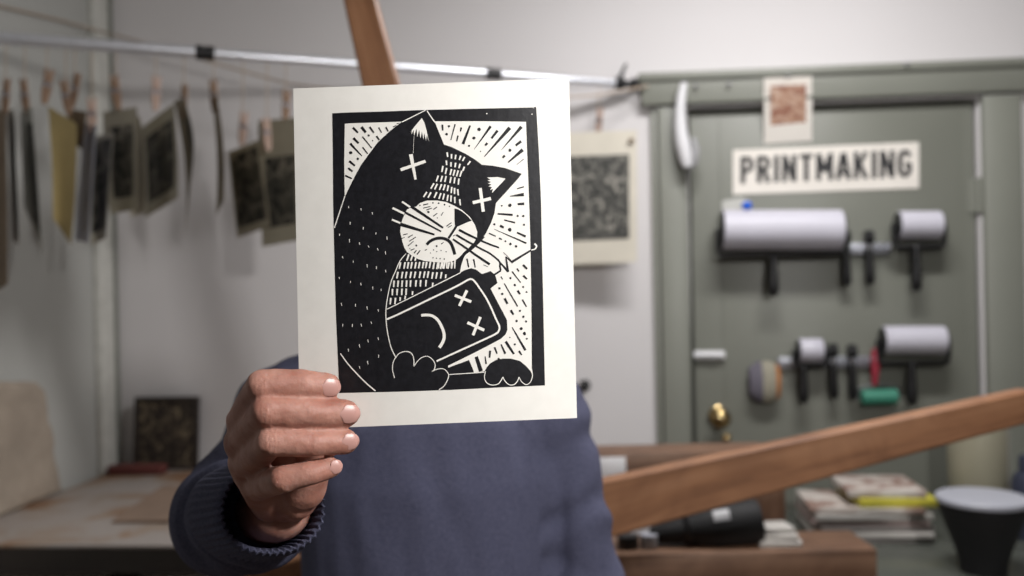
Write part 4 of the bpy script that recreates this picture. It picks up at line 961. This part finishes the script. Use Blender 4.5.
# folded papers and little jars on the bed
def slab(cx, cy, z0, sx, sy, sz, rot, mat, name, label, cat, group=None, bev=.002):
    Mx = Matrix.Translation((cx, cy, z0+sz/2)) @ Matrix.Rotation(rot, 4, 'Z')
    bm = NB(); box(bm, (0, 0, 0), (sx, sy, sz), bev=bev); return tag(put(name, bm, MT[mat], None, Mx), label, cat, group)
p = P(776, 548, 1.9)
z = ZBED+.001
for i, (sx, sy, sz, r_, lb) in enumerate(((.088, .075, .013, .1, 'white paper pad at the bottom of the small pile on the timber bed'), (.078, .07, .011, .02, 'white paper pad in the middle of the small pile on the timber bed'), (.06, .06, .012, .2, 'smallest white paper pad on top of the pile on the timber bed'))):
    slab(p.x, p.y, z, sx, sy, sz, r_, 'mag2', 'paper_pad', lb, 'paper pad', 'paper pads on the press bed'); z += sz+.001
for px, lab, r_, h_, mt in ((628, 'dark low jar on the timber bed nearest the person', .022, .026, 'black'), (649, 'grey low jar on the timber bed beside the black canister', .018, .028, 'greyplastic')):
    p = P(px, 548, 1.885); j = lathe_thing('jar', lab, 'jar', Vector((p.x, p.y, ZBED+.001)), (0, 0, 1), [(0, r_*.95), (.002, r_), (h_*.7, r_), (h_*.72, r_*.9), (h_*.8, r_*.9)], mt)
    lathe_thing('jar_lid', '', '', Vector((p.x, p.y, ZBED+.001+h_*.78)), (0, 0, 1), [(0, r_*1.02), (h_*.2, r_*1.02), (h_*.22, r_*.9)], 'black' if mt == 'black' else 'lid', 24, j)

# ================================================================== COUNTER AT THE RIGHT
ZT = 0.76
cx0 = WZ(806, 548, ZT).x-.01; cx1 = 2.2; cy0, cy1 = 2.02, YB-.06
ct = thing('worktable', 'low grey green table in front of the green door', 'table', ((cx0+cx1)/2, (cy0+cy1)/2, 0))
bm = NB(); box(bm, ((cx0+cx1)/2, (cy0+cy1)/2, ZT-.015), (cx1-cx0, cy1-cy0, .03), bev=.004); put('table_top', bm, MT['counter'], ct)
bm = NB(); box(bm, (cx0+.008, (cy0+cy1)/2, ZT-.055), (.02, cy1-cy0-.04, .05)); put('apron', bm, MT['steeldark'], ct); bm = NB(); box(bm, ((cx0+cx1)/2, cy0+.03, ZT-.055), (cx1-cx0-.04, .02, .05)); put('apron', bm, MT['steeldark'], ct)
for sx in (cx0+.04, cx1-.04):
    for sy in (cy0+.06, cy1-.04):
        bm = NB(); box(bm, (sx, sy, (ZT-.03)/2), (.045, .045, ZT-.03), bev=.004); put('leg', bm, MT['steeldark'], ct)
# magazines
mz = ZT; q = WZ(872, 541, ZT); mx, my = q.x+.0, q.y+.09
mags = [(.30,.225,.014,.02,0,0,'mag4','grey magazine at the bottom of the stack on the table'),(.31,.23,.012,-.03,.0,0,'mag2','white magazine second from the bottom of the stack'),
 (.29,.22,.016,.05,.005,0,'mag4','dark grey magazine third from the bottom of the stack'),(.30,.22,.014,-.02,-.005,.005,'mag5','pinkish magazine in the middle of the stack'),
 (.30,.225,.016,.03,.0,0,'mag2','white magazine above the pinkish one in the stack'),(.29,.22,.014,-.05,-.01,.0,'mag1','pale patterned magazine under the top magazines at the left'),
 (.20,.2,.022,.04,.065,.0,'mag3','yellow spined book near the top right of the stack'),(.20,.2,.02,-.03,.045,.01,'mag1','pale patterned magazine on the very top of the stack')]
for sx, sy, sz, r_, ox, oy, mt, lb in mags:
    slab(mx+ox, my+oy, mz, sx, sy, sz, r_, mt, 'magazine', lb, 'magazine', 'magazines stacked on the table', .0015); mz += sz+.0008
# goblet shaped black container with a pale lid
q = P(982, 496, 2.12); zt = q.z
gb = thing('goblet_container', 'black goblet shaped container with a pale round lid at the lower right', 'container', (q.x, q.y, ZT))
r_ = 43/FPX*2.12
bm = NB(); lathe(bm, (q.x, q.y, ZT+.0005), (0, 0, 1), [(0, r_*.5), (.01, r_*.51), (zt-ZT-.185, r_*.5), (zt-ZT-.155, r_*.52), (zt-ZT-.12, r_*.62), (zt-ZT-.082, r_*.76), (zt-ZT-.035, r_*.92), (zt-ZT-.018, r_*.95), (zt-ZT-.012, r_*.95)], 44); put('container_body', bm, MT['blackmatte'], gb)
bm = NB(); lathe(bm, (q.x, q.y, zt-.014), (0, 0, 1), [(0, r_*.97), (.003, r_), (.011, r_), (.014, r_*.97), (.0145, r_*.9)], 44); put('lid', bm, MT['lid'], gb)
# cream cylinder at the back
q = P(978, 470, 2.52); zt = P(980, 418, 2.52).z
cy_ = thing('cream_canister', 'tall cream enamel cylinder behind the black goblet shaped container', 'canister', (q.x, q.y, ZT))
r_ = 28/FPX*2.52
bm = NB(); lathe(bm, (q.x, q.y, ZT), (0, 0, 1), [(0, r_*.96), (.006, r_), (zt-ZT-.02, r_), (zt-ZT-.012, r_*.97)], 44); put('canister_body', bm, MT['creammetal'], cy_)
bm = NB(); lathe(bm, (q.x, q.y, zt-.013), (0, 0, 1), [(0, r_*1.02), (.012, r_*1.02), (.02, r_*.9), (.03, r_*.2), (.045, r_*.2), (.047, r_*.1)], 44); put('lid', bm, MT['creammetal'], cy_)
q = P(1027, 488, 2.38); bm = NB(); lathe(bm, (q.x, q.y, ZT), (0, 0, 1), [(0, .036), (.005, .038), (.15, .038), (.17, .03), (.175, .02), (P(1027,455,2.38).z-ZT-.012, .02), (P(1027,455,2.38).z-ZT, .016)], 28)
tag(put('dark_bottle', bm, simple('dark_blue_plastic', (.03, .035, .06), .4)), 'dark blue bottle cut by the right edge of the picture', 'bottle')

# ================================================================== WORKBENCH AT THE LEFT
ZW = 0.886
yfr = WZ(80, 545, ZW).y
bx1 = P(330, 540, 2.1).x
bn = thing('workbench', 'white stained workbench along the left wall', 'workbench', ((XL+bx1)/2, (yfr+YB)/2, 0))
bm = NB(); box(bm, ((XL+.03+bx1)/2, (yfr+YB-.03)/2, ZW-.004), (bx1-XL-.03, YB-.03-yfr, .008), bev=.002); put('bench_top', bm, MT['bench'], bn)
bm = NB(); box(bm, ((XL+.03+bx1)/2, yfr+.014, ZW-.009-.028), (bx1-XL-.04, .026, .056)); put('apron', bm, MT['frameblack'], bn); bm = NB(); box(bm, ((XL+.03+bx1)/2, YB-.08, ZW-.055), (bx1-XL-.06, .03, .06)); put('apron', bm, MT['frameblack'], bn)
for sx in (XL+.07, bx1-.05):
    for sy in (yfr+.04, YB-.08):
        bm = NB(); box(bm, (sx, sy, (ZW-.03)/2), (.06, .06, ZW-.03), bev=.004); put('leg', bm, MT['frameblack'], bn)
bm = NB(); box(bm, ((XL+bx1)/2, (yfr+YB)/2+.04, .3), (bx1-XL-.1, .7, .02)); put('shelf', bm, MT['wood2'], bn)
# framed dark print leaning on the back wall
fz = ZW+.001
ll, rr_ = WY(133.5, 460, YB-.05), WY(198, 460, YB-.05); tp = WY(165, 396, YB-.02)
fp = thing('framed_print', 'small dark framed print leaning on the back wall at the bench', 'framed print', ((ll.x+rr_.x)/2, YB-.05, fz))
wF, hF = rr_.x-ll.x, tp.z-fz
Mx = Matrix.Translation(((ll.x+rr_.x)/2, YB-.052, fz)) @ Matrix.Rotation(-.10, 4, 'X')
bm = NB()
for s in (-1, 1): box(bm, (s*(wF/2-.007), 0, hF/2), (.014, .016, hF), bev=.002)
for z_ in (.007, hF-.007): box(bm, (0, 0, z_), (wF-.02, .016, .014), bev=.002)
put('picture_frame', bm, MT['frameblack'], fp, Mx)
bm = NB(); box(bm, (0, .001, hF/2), (wF-.024, .006, hF-.024)); put('picture', bm, MT['artframe'], fp, Mx)
q0 = WZ(129, 467, ZW); q1_ = WZ(180, 467, ZW)
slab((q0.x+q1_.x)/2, YB-.115, ZW+.001, q1_.x-q0.x, .05, .028, 0, 'redbrown', 'wood_block', 'dark red brown block lying in front of the framed print', 'block')
# kraft board on the bench
pl = [WZ(112, 523, ZW+.002), WZ(163, 487, ZW+.002), WZ(230, 487, ZW+.002), WZ(225, 523, ZW+.002)]
bm = NB(); prism(bm, pl, Vector((0, 0, .006))); tag(put('kraft_board', bm, MT['kraft'], smooth=False), 'flat brown board lying on the stained workbench beside the sleeve', 'board')
# tan slab standing against the left wall
ol = []
pts = [(-70,390),(-30,384),(5,381),(38,382),(46,388),(49,402),(50,420),(56,436),(55,455),(60,470),(62,486),(66,500)]
XS = XL+.045
for x, y in pts: ol.append(WX(x, y, XS))
zb = ZW+.002; ol.append(Vector((XS, ol[-1].y+.01, zb))); ol.append(Vector((XS, ol[0].y, zb)))
for v in ol: v.z = max(v.z, zb); v.y = max(v.y, yfr+.01)
sl = NB(); prism(sl, ol, Vector((-.035, 0, 0))); bmesh.ops.subdivide_edges(sl, edges=sl.edges[:], cuts=5, use_grid_fill=True)
sl = remesh(sl, .008, 2)
for v in sl.verts:
    v.co += v.normal*(.004*noise.noise(v.co*16)+.002*noise.noise(v.co*50)); v.co.z = max(v.co.z, ZW+.001); v.co.x = max(v.co.x, XL+.003)
tag(put('stone_slab', sl, MT['slab'], auto=180), 'tan rough edged slab standing on the bench against the left wall', 'slab')
